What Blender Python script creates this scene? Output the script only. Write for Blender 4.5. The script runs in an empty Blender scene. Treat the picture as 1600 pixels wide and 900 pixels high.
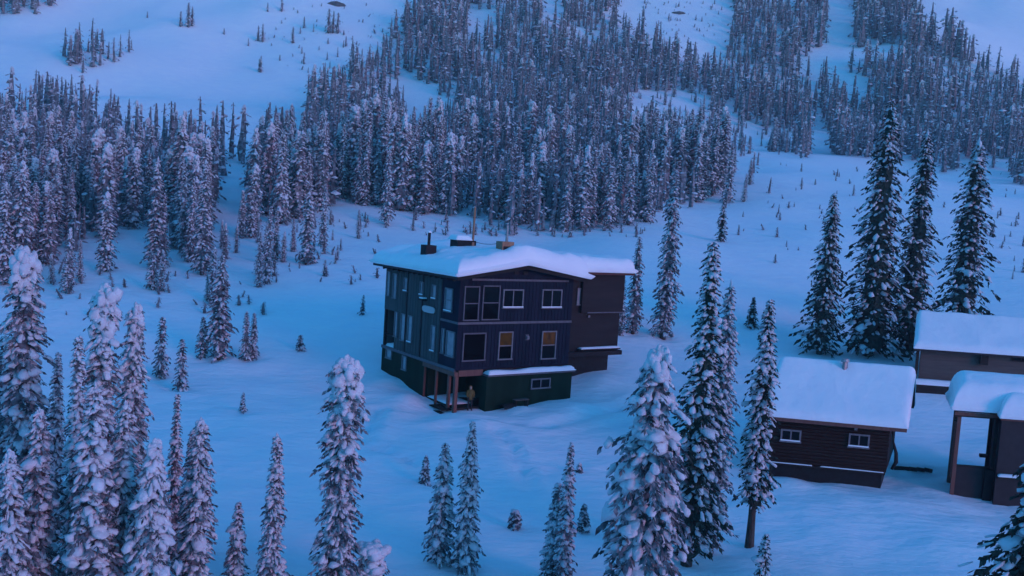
import bpy, math, random
import numpy as np
from mathutils import Matrix, Vector

# ------------------------------------------------------------------ camera, light, exposure
scene = bpy.context.scene
COL = scene.collection
F_PX, PITCH, ROLL = 1350.0, 0.076, 0.0644          # focal length in pixels of the 1600 px wide photo
CAM = np.array([0.0, 0.0, 14.0])
_F = np.array([0, math.cos(PITCH), -math.sin(PITCH)])
_U0 = np.array([0, math.sin(PITCH), math.cos(PITCH)])
_R0 = np.array([1.0, 0, 0])
_R = math.cos(ROLL) * _R0 + math.sin(ROLL) * _U0
_U = math.cos(ROLL) * _U0 - math.sin(ROLL) * _R0
cd = bpy.data.cameras.new('camera')
cd.sensor_width = 36.0
cd.lens = 36.0 * F_PX / 1600.0
cd.clip_start, cd.clip_end = 0.5, 4000.0
cam = bpy.data.objects.new('camera', cd)
COL.objects.link(cam)
cam.matrix_world = Matrix(((_R[0], _U[0], -_F[0], CAM[0]), (_R[1], _U[1], -_F[1], CAM[1]), (_R[2], _U[2], -_F[2], CAM[2]), (0, 0, 0, 1)))
scene.camera = cam

SUN_AZ, SUN_EL = math.radians(128.0), math.radians(8.5)     # azimuth clockwise from +Y; behind and right of the camera
world = bpy.data.worlds.new('World')
scene.world = world
world.use_nodes = True
wn, wl = world.node_tree.nodes, world.node_tree.links
wn.clear()
w_out = wn.new('ShaderNodeOutputWorld')
w_bg = wn.new('ShaderNodeBackground')
w_sky = wn.new('ShaderNodeTexSky')
w_sky.sky_type = 'NISHITA'
w_sky.sun_disc = False
w_sky.sun_elevation = SUN_EL
w_sky.sun_rotation = SUN_AZ
w_sky.ozone_density = 8.0
w_sky.air_density = 1.0
w_sky.dust_density = 0.1
w_mix = wn.new('ShaderNodeMix')
w_mix.data_type = 'RGBA'
w_mix.blend_type = 'MULTIPLY'
w_mix.inputs[0].default_value = 1.0
w_mix.inputs[7].default_value = (0.64, 1.22, 0.93, 1)
wl.new(w_sky.outputs[0], w_mix.inputs[6])
wl.new(w_mix.outputs[2], w_bg.inputs[0])
w_bg.inputs[1].default_value = 0.15
wl.new(w_bg.outputs[0], w_out.inputs[0])

sd = bpy.data.lights.new('afterglow', 'SUN')
sd.energy = 0.45
sd.color = (1.0, 0.24, 0.46)
sd.angle = math.radians(25.0)
sun = bpy.data.objects.new('afterglow', sd)
COL.objects.link(sun)
_sv = Vector((math.sin(SUN_AZ) * math.cos(SUN_EL), math.cos(SUN_AZ) * math.cos(SUN_EL), math.sin(SUN_EL)))
sun.rotation_euler = _sv.to_track_quat('Z', 'Y').to_euler()
sun.location = (60, -60, 60)

vs = scene.view_settings
vs.view_transform = 'Standard'
vs.look = 'None'
vs.gamma = 1.0
vs.use_curve_mapping = False
vs.exposure = 1.6
scene.render.engine = 'CYCLES'
scene.cycles.use_denoising = True
scene.cycles.max_bounces = 5
scene.cycles.diffuse_bounces = 3
scene.cycles.glossy_bounces = 3
scene.cycles.transmission_bounces = 3
scene.cycles.volume_bounces = 1

# ------------------------------------------------------------------ helpers
def ray(x, y):
    return (x - 800.0) / F_PX * _R + (450.0 - y) / F_PX * _U + _F

def proj(P):
    Q = np.asarray(P, float) - CAM
    z = Q @ _F
    return 800 + F_PX * (Q @ _R) / z, 450 - F_PX * (Q @ _U) / z

def at_depth(x, y, d):
    r = ray(x, y)
    return CAM + r * (d / r[1])

def _hash(ix, iy, s):
    h = (ix.astype(np.int64) * 374761393 + iy.astype(np.int64) * 668265263 + s * 974634777) & 0xffffffff
    h = ((h ^ (h >> 13)) * 1274126177) & 0xffffffff
    return ((h ^ (h >> 16)) & 0xffff) / 65535.0

def vnoise(x, y, s=0):
    x = np.asarray(x, float); y = np.asarray(y, float)
    x0, y0 = np.floor(x), np.floor(y)
    fx, fy = x - x0, y - y0
    fx, fy = fx * fx * fx * (fx * (6 * fx - 15) + 10), fy * fy * fy * (fy * (6 * fy - 15) + 10)
    a, b = _hash(x0, y0, s), _hash(x0 + 1, y0, s)
    c, d = _hash(x0, y0 + 1, s), _hash(x0 + 1, y0 + 1, s)
    return (a * (1 - fx) + b * fx) * (1 - fy) + (c * (1 - fx) + d * fx) * fy * 1.0 - 0.5

_pd = np.array([-400, 0, 45, 58, 65, 75, 85, 100, 123, 160, 228, 300, 360, 434, 520, 640, 800, 1100, 1500], float)
_pz = np.array([-6, -0.3, 0.0, 0.4, 1.2, 3.0, 5.2, 8.0, 11.9, 19, 34, 49, 78, 125, 182, 262, 360, 520, 700], float)
_td = np.arange(-420, 1520, 1.0)
_tz = np.interp(_td, _pd, _pz)
for _w in (5, 9):
    _tz[40:-40] = np.convolve(np.pad(_tz, _w, mode='edge'), np.ones(2 * _w + 1) / (2 * _w + 1), 'valid')[40:-40]

TRACKS = []          # (x0, y0, x1, y1, width, depth) worn lines in the snow
MOUNDS = []          # (x, y, radius, height)

def ground(x, y):
    x = np.asarray(x, float); y = np.asarray(y, float)
    z = np.interp(y, _td, _tz)
    far = np.clip((y - 90) / 250.0, 0, 1)
    near = np.clip((130 - y) / 60.0, 0, 1)
    z = z + far * (14 * vnoise(x / 95, y / 80, 3) + 6 * vnoise(x / 38, y / 34, 4))
    z = z + np.clip((y - 60) / 60, 0, 1) * (1.6 * vnoise(x / 17, y / 15, 5))
    z = z + near * (0.55 * vnoise(x / 11 + 3.3, y / 9, 6) + 0.2 * vnoise(x / 3.1, y / 2.7, 7)) + 0.13 * vnoise(x / 1.3, y / 1.2, 8) * np.clip((100 - y) / 50, 0, 1)
    # the bench the right-hand cabins stand on
    z = z + 1.2 * np.exp(-((x - 32) / 12) ** 2 - ((y - 71) / 7) ** 2)
    for mx, my, mr, mh in MOUNDS:
        z = z + mh * np.exp(-((x - mx) ** 2 + (y - my) ** 2) / mr ** 2)
    for x0, y0, x1, y1, w, dep in TRACKS:
        dx, dy = x1 - x0, y1 - y0
        t = np.clip(((x - x0) * dx + (y - y0) * dy) / (dx * dx + dy * dy), 0, 1)
        q = (x - x0 - t * dx) ** 2 + (y - y0 - t * dy) ** 2
        z = z - dep * np.exp(-q / w ** 2) + 0.35 * dep * np.exp(-(np.sqrt(q) - 2 * w) ** 2 / w ** 2)
    return z

_ds = np.concatenate([np.arange(18, 130, 0.25), np.arange(130, 900, 1.0)])
def hit(x, y):
    """the ground point seen at a pixel of the photograph"""
    r = ray(x, y)
    P = CAM[None, :] + (r / r[1])[None, :] * _ds[:, None]
    below = P[:, 2] < ground(P[:, 0], P[:, 1])
    if not below.any():
        return P[-1]
    k = int(np.argmax(below))
    return np.array([P[k, 0], P[k, 1], float(ground(P[k, 0], P[k, 1]))])

def tag(o, label=None, cat=None, group=None, kind=None):
    if label: o['label'] = label
    if cat: o['category'] = cat
    if group: o['group'] = group
    if kind: o['kind'] = kind
    return o

def empty(name, loc, rz=0.0, **kw):
    o = bpy.data.objects.new(name, None)
    o.empty_display_size = 0.3
    COL.objects.link(o)
    o.location = loc
    o.rotation_euler = (0, 0, rz)
    return tag(o, **kw)

def mesh_np(name, V, faces, mats, smooth=False, mi=None):
    """faces: list of int arrays (n,3) or (n,4)"""
    me = bpy.data.meshes.new(name)
    V = np.ascontiguousarray(V, np.float32)
    me.vertices.add(len(V))
    me.vertices.foreach_set('co', V.ravel())
    loops = np.concatenate([f.ravel() for f in faces]).astype(np.int32)
    tot = np.concatenate([np.full(len(f), f.shape[1], np.int32) for f in faces])
    start = np.concatenate([[0], np.cumsum(tot)[:-1]]).astype(np.int32)
    me.loops.add(len(loops))
    me.loops.foreach_set('vertex_index', loops)
    me.polygons.add(len(tot))
    me.polygons.foreach_set('loop_start', start)
    me.polygons.foreach_set('loop_total', tot)
    if mi is not None:
        me.polygons.foreach_set('material_index', mi.astype(np.int32))
    me.polygons.foreach_set('use_smooth', np.full(len(tot), bool(smooth)))
    for m in (mats if isinstance(mats, (list, tuple)) else [mats]):
        me.materials.append(m)
    me.update(calc_edges=True)
    me.validate()
    return me

def link(name, me, parent=None, **kw):
    o = bpy.data.objects.new(name, me)
    COL.objects.link(o)
    if parent is not None:
        o.parent = parent
    return tag(o, **kw)

class MB:
    """collects boxes, tubes and prisms of ONE part"""
    def __init__(self):
        self.v, self.f = [], []
    def quad(self, pts):
        b = len(self.v); self.v += [tuple(p) for p in pts]; self.f.append(tuple(range(b, b + len(pts)))); return self
    def box(self, x0, x1, y0, y1, z0, z1):
        b = len(self.v)
        self.v += [(x0, y0, z0), (x1, y0, z0), (x1, y1, z0), (x0, y1, z0), (x0, y0, z1), (x1, y0, z1), (x1, y1, z1), (x0, y1, z1)]
        self.f += [tuple(b + i for i in q) for q in ((3, 2, 1, 0), (4, 5, 6, 7), (0, 1, 5, 4), (1, 2, 6, 5), (2, 3, 7, 6), (3, 0, 4, 7))]
        return self
    def bar(self, p, q, w, h, up=(0, 0, 1)):
        p, q = Vector(p), Vector(q)
        d = (q - p).normalized()
        s = d.cross(Vector(up))
        if s.length < 1e-4: s = d.cross(Vector((1, 0, 0)))
        s.normalize(); u = s.cross(d)
        b = len(self.v)
        for e in (p, q):
            for a, c in ((-1, -1), (1, -1), (1, 1), (-1, 1)):
                self.v.append(tuple(e + s * a * w / 2 + u * c * h / 2))
        self.f += [tuple(b + i for i in t) for t in ((3, 2, 1, 0), (4, 5, 6, 7), (0, 1, 5, 4), (1, 2, 6, 5), (2, 3, 7, 6), (3, 0, 4, 7))]
        return self
    def tube(self, pts, rad, n=8):
        pts = [Vector(p) for p in pts]
        rad = rad if isinstance(rad, (list, tuple)) else [rad] * len(pts)
        b = len(self.v)
        for i, p in enumerate(pts):
            d = (pts[min(i + 1, len(pts) - 1)] - pts[max(i - 1, 0)]).normalized()
            s = d.cross(Vector((0, 1, 0.01)))
            if s.length < 1e-3: s = d.cross(Vector((1, 0, 0)))
            s.normalize(); u = s.cross(d)
            for k in range(n):
                a = 2 * math.pi * k / n
                self.v.append(tuple(p + (s * math.cos(a) + u * math.sin(a)) * rad[i]))
        for i in range(len(pts) - 1):
            for k in range(n):
                self.f.append((b + i * n + k, b + i * n + (k + 1) % n, b + (i + 1) * n + (k + 1) % n, b + (i + 1) * n + k))
        self.f.append(tuple(b + k for k in reversed(range(n))))
        self.f.append(tuple(b + (len(pts) - 1) * n + k for k in range(n)))
        return self
    def build(self, name, mat, parent=None, bevel=0.0, smooth=False, **kw):
        me = bpy.data.meshes.new(name)
        me.from_pydata(self.v, [], self.f)
        me.materials.append(mat)
        if smooth:
            me.polygons.foreach_set('use_smooth', [True] * len(me.polygons))
        me.update()
        o = link(name, me, parent, **kw)
        if bevel:
            m = o.modifiers.new('bevel', 'BEVEL'); m.width = bevel; m.segments = 2; m.limit_method = 'ANGLE'
        return o

# ------------------------------------------------------------------ materials
def mat(name, col, rough=0.7, col2=None, scale=4.0, bump=0.0, bscale=20.0, stretch=(1, 1, 1), bdist=0.1, emit=None, estr=0.0, spec=0.3, detail=4.0, metal=0.0):
    m = bpy.data.materials.new(name)
    m.use_nodes = True
    nt = m.node_tree; n = nt.nodes; b = n['Principled BSDF']
    b.inputs['Base Color'].default_value = (*col, 1)
    b.inputs['Roughness'].default_value = rough
    b.inputs['Specular IOR Level'].default_value = spec
    b.inputs['Metallic'].default_value = metal
    tc = n.new('ShaderNodeTexCoord'); mp = n.new('ShaderNodeMapping')
    mp.inputs['Scale'].default_value = stretch
    nt.links.new(tc.outputs['Object'], mp.inputs[0])
    if col2 is not None:
        t = n.new('ShaderNodeTexNoise'); t.inputs['Scale'].default_value = scale; t.inputs['Detail'].default_value = detail
        nt.links.new(mp.outputs[0], t.inputs['Vector'])
        r = n.new('ShaderNodeValToRGB')
        r.color_ramp.elements[0].position, r.color_ramp.elements[1].position = 0.35, 0.68
        r.color_ramp.elements[0].color = (*col, 1); r.color_ramp.elements[1].color = (*col2, 1)
        nt.links.new(t.outputs[0], r.inputs[0]); nt.links.new(r.outputs[0], b.inputs['Base Color'])
    if bump:
        t2 = n.new('ShaderNodeTexNoise'); t2.inputs['Scale'].default_value = bscale; t2.inputs['Detail'].default_value = 5
        nt.links.new(mp.outputs[0], t2.inputs['Vector'])
        bp = n.new('ShaderNodeBump'); bp.inputs['Strength'].default_value = bump; bp.inputs['Distance'].default_value = bdist
        nt.links.new(t2.outputs[0], bp.inputs['Height']); nt.links.new(bp.outputs[0], b.inputs['Normal'])
    if emit is not None:
        b.inputs['Emission Color'].default_value = (*emit, 1); b.inputs['Emission Strength'].default_value = estr
        t3 = n.new('ShaderNodeTexNoise'); t3.inputs['Scale'].default_value = 2.6; t3.inputs['Detail'].default_value = 3
        m3 = n.new('ShaderNodeMapRange'); m3.inputs[1].default_value = 0.35; m3.inputs[2].default_value = 0.65; m3.inputs[3].default_value = 0.25 * estr; m3.inputs[4].default_value = 1.4 * estr
        nt.links.new(tc.outputs['Object'], t3.inputs['Vector']); nt.links.new(t3.outputs[0], m3.inputs[0]); nt.links.new(m3.outputs[0], b.inputs['Emission Strength'])
    return m

SNOW = mat('snow', (0.78, 0.82, 0.88), 0.75, (0.84, 0.86, 0.89), 0.25, 0.55, 0.8, stretch=(1, 1.9, 1), bdist=0.24, spec=0.15)
ROOFSNOW = mat('roof_snow', (0.82, 0.84, 0.88), 0.75, (0.85, 0.87, 0.9), 0.6, 0.35, 1.7, bdist=0.16, spec=0.15)
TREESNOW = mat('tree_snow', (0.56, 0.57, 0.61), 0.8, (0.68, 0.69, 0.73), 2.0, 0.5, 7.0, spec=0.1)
NEEDLES = mat('fir_needles', (0.018, 0.032, 0.028), 0.85, (0.05, 0.07, 0.06), 3.0, spec=0.1)
RIME = mat('rimed_needles', (0.035, 0.042, 0.05), 0.9, (0.30, 0.30, 0.33), 2.6, spec=0.05, detail=6)
FROSTED = mat('frosted_needles', (0.065, 0.069, 0.078), 0.9, (0.29, 0.29, 0.32), 1.6, spec=0.05)
BARK = mat('bark', (0.045, 0.035, 0.03), 0.9, (0.09, 0.075, 0.065), 6, 0.6, 14, (1, 1, 0.25))
def siding(name, c1, c2):
    return mat(name, c1, 0.75, c2, 1.3, 0.2, 30, (1, 1, 0.12), spec=0.1)
BLUE = siding('blue_siding', (0.008, 0.011, 0.023), (0.014, 0.017, 0.033))
SLATE = siding('slate_siding', (0.055, 0.066, 0.068), (0.075, 0.086, 0.088))
GREEN = siding('green_siding', (0.004, 0.018, 0.011), (0.008, 0.028, 0.018))
BROWN = mat('brown_siding', (0.016, 0.010, 0.012), 0.8, (0.026, 0.016, 0.017), 2, 0.2, 20, (0.15, 0.15, 1))
DARKWOOD = mat('dark_wood', (0.012, 0.009, 0.009), 0.8, (0.025, 0.018, 0.016), 5, 0.3, 20, (0.2, 0.2, 2))
CEDAR = mat('cedar', (0.13, 0.05, 0.042), 0.7, (0.18, 0.08, 0.06), 5, 0.2, 18, (1, 1, 0.15))
SOFFIT = mat('soffit_wood', (0.085, 0.025, 0.022), 0.7, (0.11, 0.035, 0.03), 4, 0.1, 20)
FASCIA = mat('fascia', (0.014, 0.012, 0.016), 0.6, (0.024, 0.02, 0.024), 3)
TRIM = mat('trim', (0.09, 0.083, 0.10), 0.6, (0.12, 0.115, 0.13), 5)
FRAME = mat('window_frame', (0.14, 0.13, 0.145), 0.6, (0.19, 0.18, 0.195), 6)
GLASS = mat('dark_glass', (0.004, 0.004, 0.006), 0.08, spec=0.16)
BLIND = mat('blind_glass', (0.22, 0.23, 0.26), 0.15, (0.30, 0.31, 0.33), 2.0, spec=0.5)
AMBER = mat('lit_window_amber', (0.03, 0.02, 0.01), 0.15, emit=(0.9, 0.42, 0.09), estr=0.010, spec=0.12)
ORANGE = mat('lit_window_orange', (0.03, 0.02, 0.01), 0.15, emit=(0.98, 0.36, 0.06), estr=0.012, spec=0.12)
METAL = mat('galvanised_metal', (0.25, 0.25, 0.27), 0.45, (0.32, 0.32, 0.34), 8, metal=0.6)
RUST = mat('weathered_copper', (0.28, 0.13, 0.08), 0.7, (0.36, 0.19, 0.12), 6)
BLACK = mat('black_metal_and_void', (0.006, 0.006, 0.008), 0.7, (0.012, 0.012, 0.015), 6)  # also the near-black painted for the shaded void under the annex
TAUPE = mat('taupe_boards', (0.075, 0.06, 0.055), 0.75, (0.1, 0.08, 0.072), 3, 0.2, 20, (0.2, 0.2, 2))
LOG = mat('brown_logs', (0.017, 0.006, 0.0045), 0.8, (0.03, 0.012, 0.009), 3, 0.3, 16, (0.15, 0.15, 1.5))
ROCK = mat('rock', (0.07, 0.07, 0.075), 0.9, (0.13, 0.13, 0.135), 2, 0.6, 5)
WHITE = mat('white_sign', (0.42, 0.42, 0.44), 0.5)
YELLOW = mat('yellow_jacket', (0.11, 0.07, 0.02), 0.8, (0.15, 0.10, 0.03), 6)
TROUSER = mat('dark_trousers', (0.012, 0.012, 0.016), 0.8)
SKIN = mat('skin', (0.42, 0.26, 0.2), 0.6)

# ------------------------------------------------------------------ icosphere data
def _ico(level):
    t = (1 + 5 ** 0.5) / 2
    v = [(-1, t, 0), (1, t, 0), (-1, -t, 0), (1, -t, 0), (0, -1, t), (0, 1, t), (0, -1, -t), (0, 1, -t), (t, 0, -1), (t, 0, 1), (-t, 0, -1), (-t, 0, 1)]
    f = [(0, 11, 5), (0, 5, 1), (0, 1, 7), (0, 7, 10), (0, 10, 11), (1, 5, 9), (5, 11, 4), (11, 10, 2), (10, 7, 6), (7, 1, 8),
         (3, 9, 4), (3, 4, 2), (3, 2, 6), (3, 6, 8), (3, 8, 9), (4, 9, 5), (2, 4, 11), (6, 2, 10), (8, 6, 7), (9, 8, 1)]
    v = [np.array(p, float) / np.linalg.norm(p) for p in v]
    for _ in range(level):
        mid, nf = {}, []
        def m(a, b):
            k = (min(a, b), max(a, b))
            if k not in mid:
                p = v[a] + v[b]; v.append(p / np.linalg.norm(p)); mid[k] = len(v) - 1
            return mid[k]
        for a, b, c in f:
            x, y, z = m(a, b), m(b, c), m(c, a)
            nf += [(a, x, z), (b, y, x), (c, z, y), (x, y, z)]
        f = nf
    return np.array(v), np.array(f, np.int64)
ICO0, ICO1, ICO2 = _ico(0), _ico(1), _ico(2)
OCT = (np.array([(1, 0, 0), (-1, 0, 0), (0, 1, 0), (0, -1, 0), (0, 0, 1), (0, 0, -1)], float),
       np.array([(4, 0, 2), (4, 2, 1), (4, 1, 3), (4, 3, 0), (5, 2, 0), (5, 1, 2), (5, 3, 1), (5, 0, 3)], np.int64))

def blobs(rng, base, C, A, B, N, a, b, c, jit):
    """copies of a ball at centres C with axes A, B, N and half-sizes a, b, c"""
    V0, F0 = base
    n, k = len(C), len(V0)
    j = 1 + jit * (rng.random((n, k, 1)) - 0.5) * 2
    L = V0[None] * j
    V = C[:, None] + L[..., 0:1] * (A * a[:, None])[:, None] + L[..., 1:2] * (B * b[:, None])[:, None] + L[..., 2:3] * (N * c[:, None])[:, None]
    Fc = F0[None] + (np.arange(n) * k)[:, None, None]
    return V.reshape(-1, 3), Fc.reshape(-1, 3)

def gen_tree(seed, H, R, nb, base, ntw, snow=0.8, nsn=2, cap=0.0, t0=0.05, expo=0.7, droop=0.55, irr=0.35, blob=1.0, tw=1.0, core=0.42, capl=0.15, fine=False, heaps=0, heapsz=1.0):
    rng = np.random.default_rng(seed)
    i = np.arange(nb)
    t = t0 + (0.985 - t0) * ((i + rng.random(nb)) / nb) ** 0.92
    az = i * 2.39996 + rng.normal(0, 0.35, nb)
    prof = (1 - t) ** expo * np.clip((t - t0) / 0.07 * 0.5 + 0.55, 0, 1)
    lump = vnoise(az * 0.9 + seed, t * H / 1.1, seed) * 2 * irr + vnoise(t * H / 0.8 + 7, az * 0 + 3, seed + 1) * irr
    l = (R * prof * (1 + lump) * rng.uniform(0.72, 1.12, nb)) + 0.05 * R + 0.05
    rad = np.stack([np.cos(az), np.sin(az), 0 * az], 1)
    tan = np.stack([-np.sin(az), np.cos(az), 0 * az], 1)
    up = np.array([0, 0, 1.0])
    org = np.stack([0 * t, 0 * t, t * H], 1)
    dr = droop * rng.uniform(0.7, 1.3, nb)
    def path(s, k):
        ll = l[k]
        return org[k] + rad[k] * (ll * s)[:, None] + up * (ll * (0.18 * s - dr[k] * s ** 1.7))[:, None]
    def slope(s, k):
        d = rad[k] + up * (0.18 - dr[k] * 1.7 * s ** 0.7)[:, None]
        return d / np.linalg.norm(d, axis=1, keepdims=True)
    # needles
    k = np.repeat(i, ntw); m = len(k)
    s = rng.uniform(0.15, 1.02, m)
    P = path(s, k)
    ang = rng.uniform(-1.2, 1.2, m)
    d = slope(s, k) * np.cos(ang)[:, None] + tan[k] * np.sin(ang)[:, None] + up * rng.uniform(-0.75, 0.1, m)[:, None]
    d /= np.linalg.norm(d, axis=1, keepdims=True)
    L = (np.minimum(0.26 * l[k], 0.13 * l[k] + 0.13) * rng.uniform(0.6, 1.6, m) + 0.07) * tw * (0.72 if fine else 1)
    sd_ = np.cross(d, rng.normal(0, 0.5, (m, 3)) + up)
    sd_ /= np.linalg.norm(sd_, axis=1, keepdims=True)
    w = (L * rng.uniform(0.13, 0.26, m))[:, None]
    q = np.stack([P, P + d * (L * 0.5)[:, None] + sd_ * w, P + d * L[:, None], P + d * (L * 0.5)[:, None] - sd_ * w], 1).reshape(-1, 3)
    qf = (np.arange(m) * 4)[:, None] + np.arange(4)[None]
    # dark inner mass
    nr, ns = max(5, int(nb / 9)), 7 if base is not OCT else 4
    tt = np.linspace(t0, 0.97, nr)
    rr = core * R * (1 - tt) ** expo + 0.02
    a2 = np.linspace(0, 2 * np.pi, ns, endpoint=False)
    jj = rng.uniform(0.55, 1.35, (nr, ns))
    CV = np.stack([rr[:, None] * jj * np.cos(a2)[None], rr[:, None] * jj * np.sin(a2)[None], (tt * H)[:, None] + rng.normal(0, 0.02 * H / 10, (nr, ns))], 2).reshape(-1, 3)
    ci = np.arange(nr * ns).reshape(nr, ns)
    cf = np.stack([ci[:-1], np.roll(ci, -1, 1)[:-1], np.roll(ci, -1, 1)[1:], ci[1:]], 2).reshape(-1, 4)
    crownV = np.concatenate([q, CV]); crownF = np.concatenate([qf, cf + len(q)])
    # snow lying along the boughs
    keep = i[rng.random(nb) < snow * np.clip(1.1 + 2.0 * vnoise(az * 0.8 + 5, t * H / 1.3, seed + 8), 0.1, 1.2)]
    k = np.repeat(keep, nsn); m = len(k)
    la = np.minimum(l[k], 0.45 * l[k] + 0.5)
    sz = (0.45 + 0.75 * rng.random(m) ** 1.6) * blob * np.clip(1 + 1.3 * vnoise(az[k] * 1.1 + seed, t[k] * H / 0.9, seed + 9), 0.35, 1.7)
    if base is OCT:
        s = np.clip(rng.uniform(0.38, 1.0, m), 0, 1)
        T = slope(s, k)
        N = np.cross(T, tan[k]); N *= np.sign(N[:, 2:3] + 1e-6)
        a = (0.24 * la + 0.04) * sz; b = (0.17 * la + 0.03) * sz * rng.uniform(0.7, 1.3, m); c = (0.10 * la + 0.022) * sz
        Cc = path(s, k) + up * (c * 0.75)[:, None] + tan[k] * (rng.normal(0, 0.2, m) * l[k])[:, None]
        SV, SF = blobs(rng, base, Cc, T, tan[k], N, a, b, c, 0.34)
    else:
        az2 = az[k] + rng.normal(0, 0.42, m)
        r2 = np.stack([np.cos(az2), np.sin(az2), 0 * az2], 1); t2 = np.stack([-np.sin(az2), np.cos(az2), 0 * az2], 1)
        l2 = l[k] * rng.uniform(0.62, 1.1, m); d2 = dr[k] * rng.uniform(0.85, 1.25, m)
        sl = np.clip((0.27 if fine else 0.42) / l2, 0.24, 0.8) * rng.uniform(0.7, 1.25, m); s0 = 0.14 + rng.random(m) ** 0.8 * np.clip(0.98 - sl, 0.02, 1)
        ss = s0[:, None] + sl[:, None] * (np.array([0, 0.33, 0.72, 1.0])[None] + rng.normal(0, 0.05, (m, 4))); wp = np.array([0.4, 0.95, 1.0, 0.5])
        th = np.radians([0, 65, 125, 180, 270]); cx, cz = np.cos(th), np.sin(th) * np.array([1, 1, 1, 1, 0.45])
        Wd = (0.15 * la + 0.05) * sz * (0.9 if fine else 1); Cc = (0.085 * la + 0.035) * sz * (0.95 if fine else 1)
        P = org[k][:, None] + r2[:, None] * (l2[:, None] * ss)[..., None] + up * (l2[:, None] * (0.18 * ss - d2[:, None] * np.clip(ss, 0, 2) ** 1.7) + 0.55 * Cc[:, None])[..., None]
        Nn = r2 * 0.45 + up * 0.9
        jit = 1 + rng.uniform(-0.38, 0.38, (m, 4, 5))
        V = P[:, :, None] + t2[:, None, None] * (Wd[:, None, None] * wp[None, :, None] * cx * jit)[..., None] + Nn[:, None, None] * (Cc[:, None, None] * np.sqrt(wp)[None, :, None] * cz * jit)[..., None]
        g = np.arange(20).reshape(4, 5)
        fq = np.stack([g[:-1], np.roll(g, -1, 1)[:-1], np.roll(g, -1, 1)[1:], g[1:]], 2).reshape(-1, 4)
        q = (fq[None] + (np.arange(m) * 20)[:, None, None]).reshape(-1, 4)
        cp_ = (np.array([(15, 16, 17), (15, 17, 18), (15, 18, 19)])[None] + (np.arange(m) * 20)[:, None, None]).reshape(-1, 3)
        SV, SF = V.reshape(-1, 3), np.concatenate([q[:, [0, 1, 2]], q[:, [0, 2, 3]], cp_])
    if cap > 0:
        n2 = int(60 * max(1, capl / 0.15))
        q2 = np.linspace(0.0, 1, n2)
        zz = H * (1 - capl * q2)
        pr2 = np.interp(q2, [0, 0.08, 0.25, 0.6, 1], [0.55, 0.82, 1.0, 1.0, 0.9])
        rc = cap * R * pr2 * rng.uniform(0.2, 0.42, n2)
        a3 = rng.uniform(0, 6.28, n2); o3 = cap * R * pr2 * rng.uniform(0.15, 0.75, n2) * np.clip(q2 * 12, 0, 1)
        Cc = np.stack([np.cos(a3) * o3, np.sin(a3) * o3, zz - 0.2 * rc], 1)
        E = np.eye(3)
        V2, F2 = blobs(rng, ICO1 if base is not OCT else OCT, Cc, np.tile(E[0], (n2, 1)), np.tile(E[1], (n2, 1)), np.tile(E[2], (n2, 1)), rc, rc, rc * 0.8 + 0.01 * H, 0.2)
        SF = np.concatenate([SF, F2 + len(SV)]); SV = np.concatenate([SV, V2])
    if heaps:
        k = rng.choice(i[(t < 0.8)], heaps); s = rng.uniform(0.4, 0.72, heaps); T = slope(s, k); N = np.cross(T, tan[k]); N *= np.sign(N[:, 2:3] + 1e-6)
        g_ = rng.uniform(0.6, 1.25, heaps) * (0.14 + 0.13 * l[k]) * heapsz
        V2, F2 = blobs(rng, ICO1, path(s, k) + up * (g_ * 0.35)[:, None], T, tan[k], N, g_ * 1.35, g_, g_ * 0.55, 0.17)
        SF = np.concatenate([SF, F2 + len(SV)]); SV = np.concatenate([SV, V2])
    # trunk
    tr = 0.0135 * H + 0.02
    zt = np.array([-0.06 * H, 0, 0.1 * H, 0.5 * H, 0.97 * H]); rt = np.array([1.5, 1.25, 1.0, 0.55, 0.06]) * tr
    ns = 8 if base is not OCT else 4
    a2 = np.linspace(0, 2 * np.pi, ns, endpoint=False)
    TV = np.stack([rt[:, None] * np.cos(a2), rt[:, None] * np.sin(a2), np.repeat(zt[:, None], ns, 1)], 2).reshape(-1, 3)
    ci = np.arange(5 * ns).reshape(5, ns)
    TF = np.stack([ci[:-1], np.roll(ci, -1, 1)[:-1], np.roll(ci, -1, 1)[1:], ci[1:]], 2).reshape(-1, 4)
    bx_, by_ = rng.normal(0, 0.018, 2) * H
    for A_ in (TV, crownV, SV):
        q_ = np.clip(A_[:, 2] / H, 0, 1.1) ** 2; wob = np.sin(A_[:, 2] * 1.1 + seed) * 0.006 * H
        A_[:, 0] += bx_ * (q_ - q_ ** 2 * 0.9) + wob * q_ * (1 - np.clip(A_[:, 2] / H, 0, 1)); A_[:, 1] += by_ * (q_ - q_ ** 2 * 0.9)
    return (TV, TF), (crownV, crownF), (SV, SF)

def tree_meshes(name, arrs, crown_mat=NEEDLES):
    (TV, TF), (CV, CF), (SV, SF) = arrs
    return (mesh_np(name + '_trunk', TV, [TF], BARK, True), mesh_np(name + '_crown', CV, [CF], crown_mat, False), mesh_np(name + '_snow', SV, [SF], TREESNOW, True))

def place_tree(name, ms, loc, scale=(1, 1, 1), rz=0.0, lean=(0, 0), **kw):
    t = empty(name, loc, rz, **kw)
    t.rotation_euler = (lean[0], lean[1], rz)
    t.scale = scale
    for nm, me in zip(('trunk', 'crown', 'snow_load'), ms):
        link(nm, me, t, kind='stuff' if nm == 'snow_load' else None)
    return t

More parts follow.
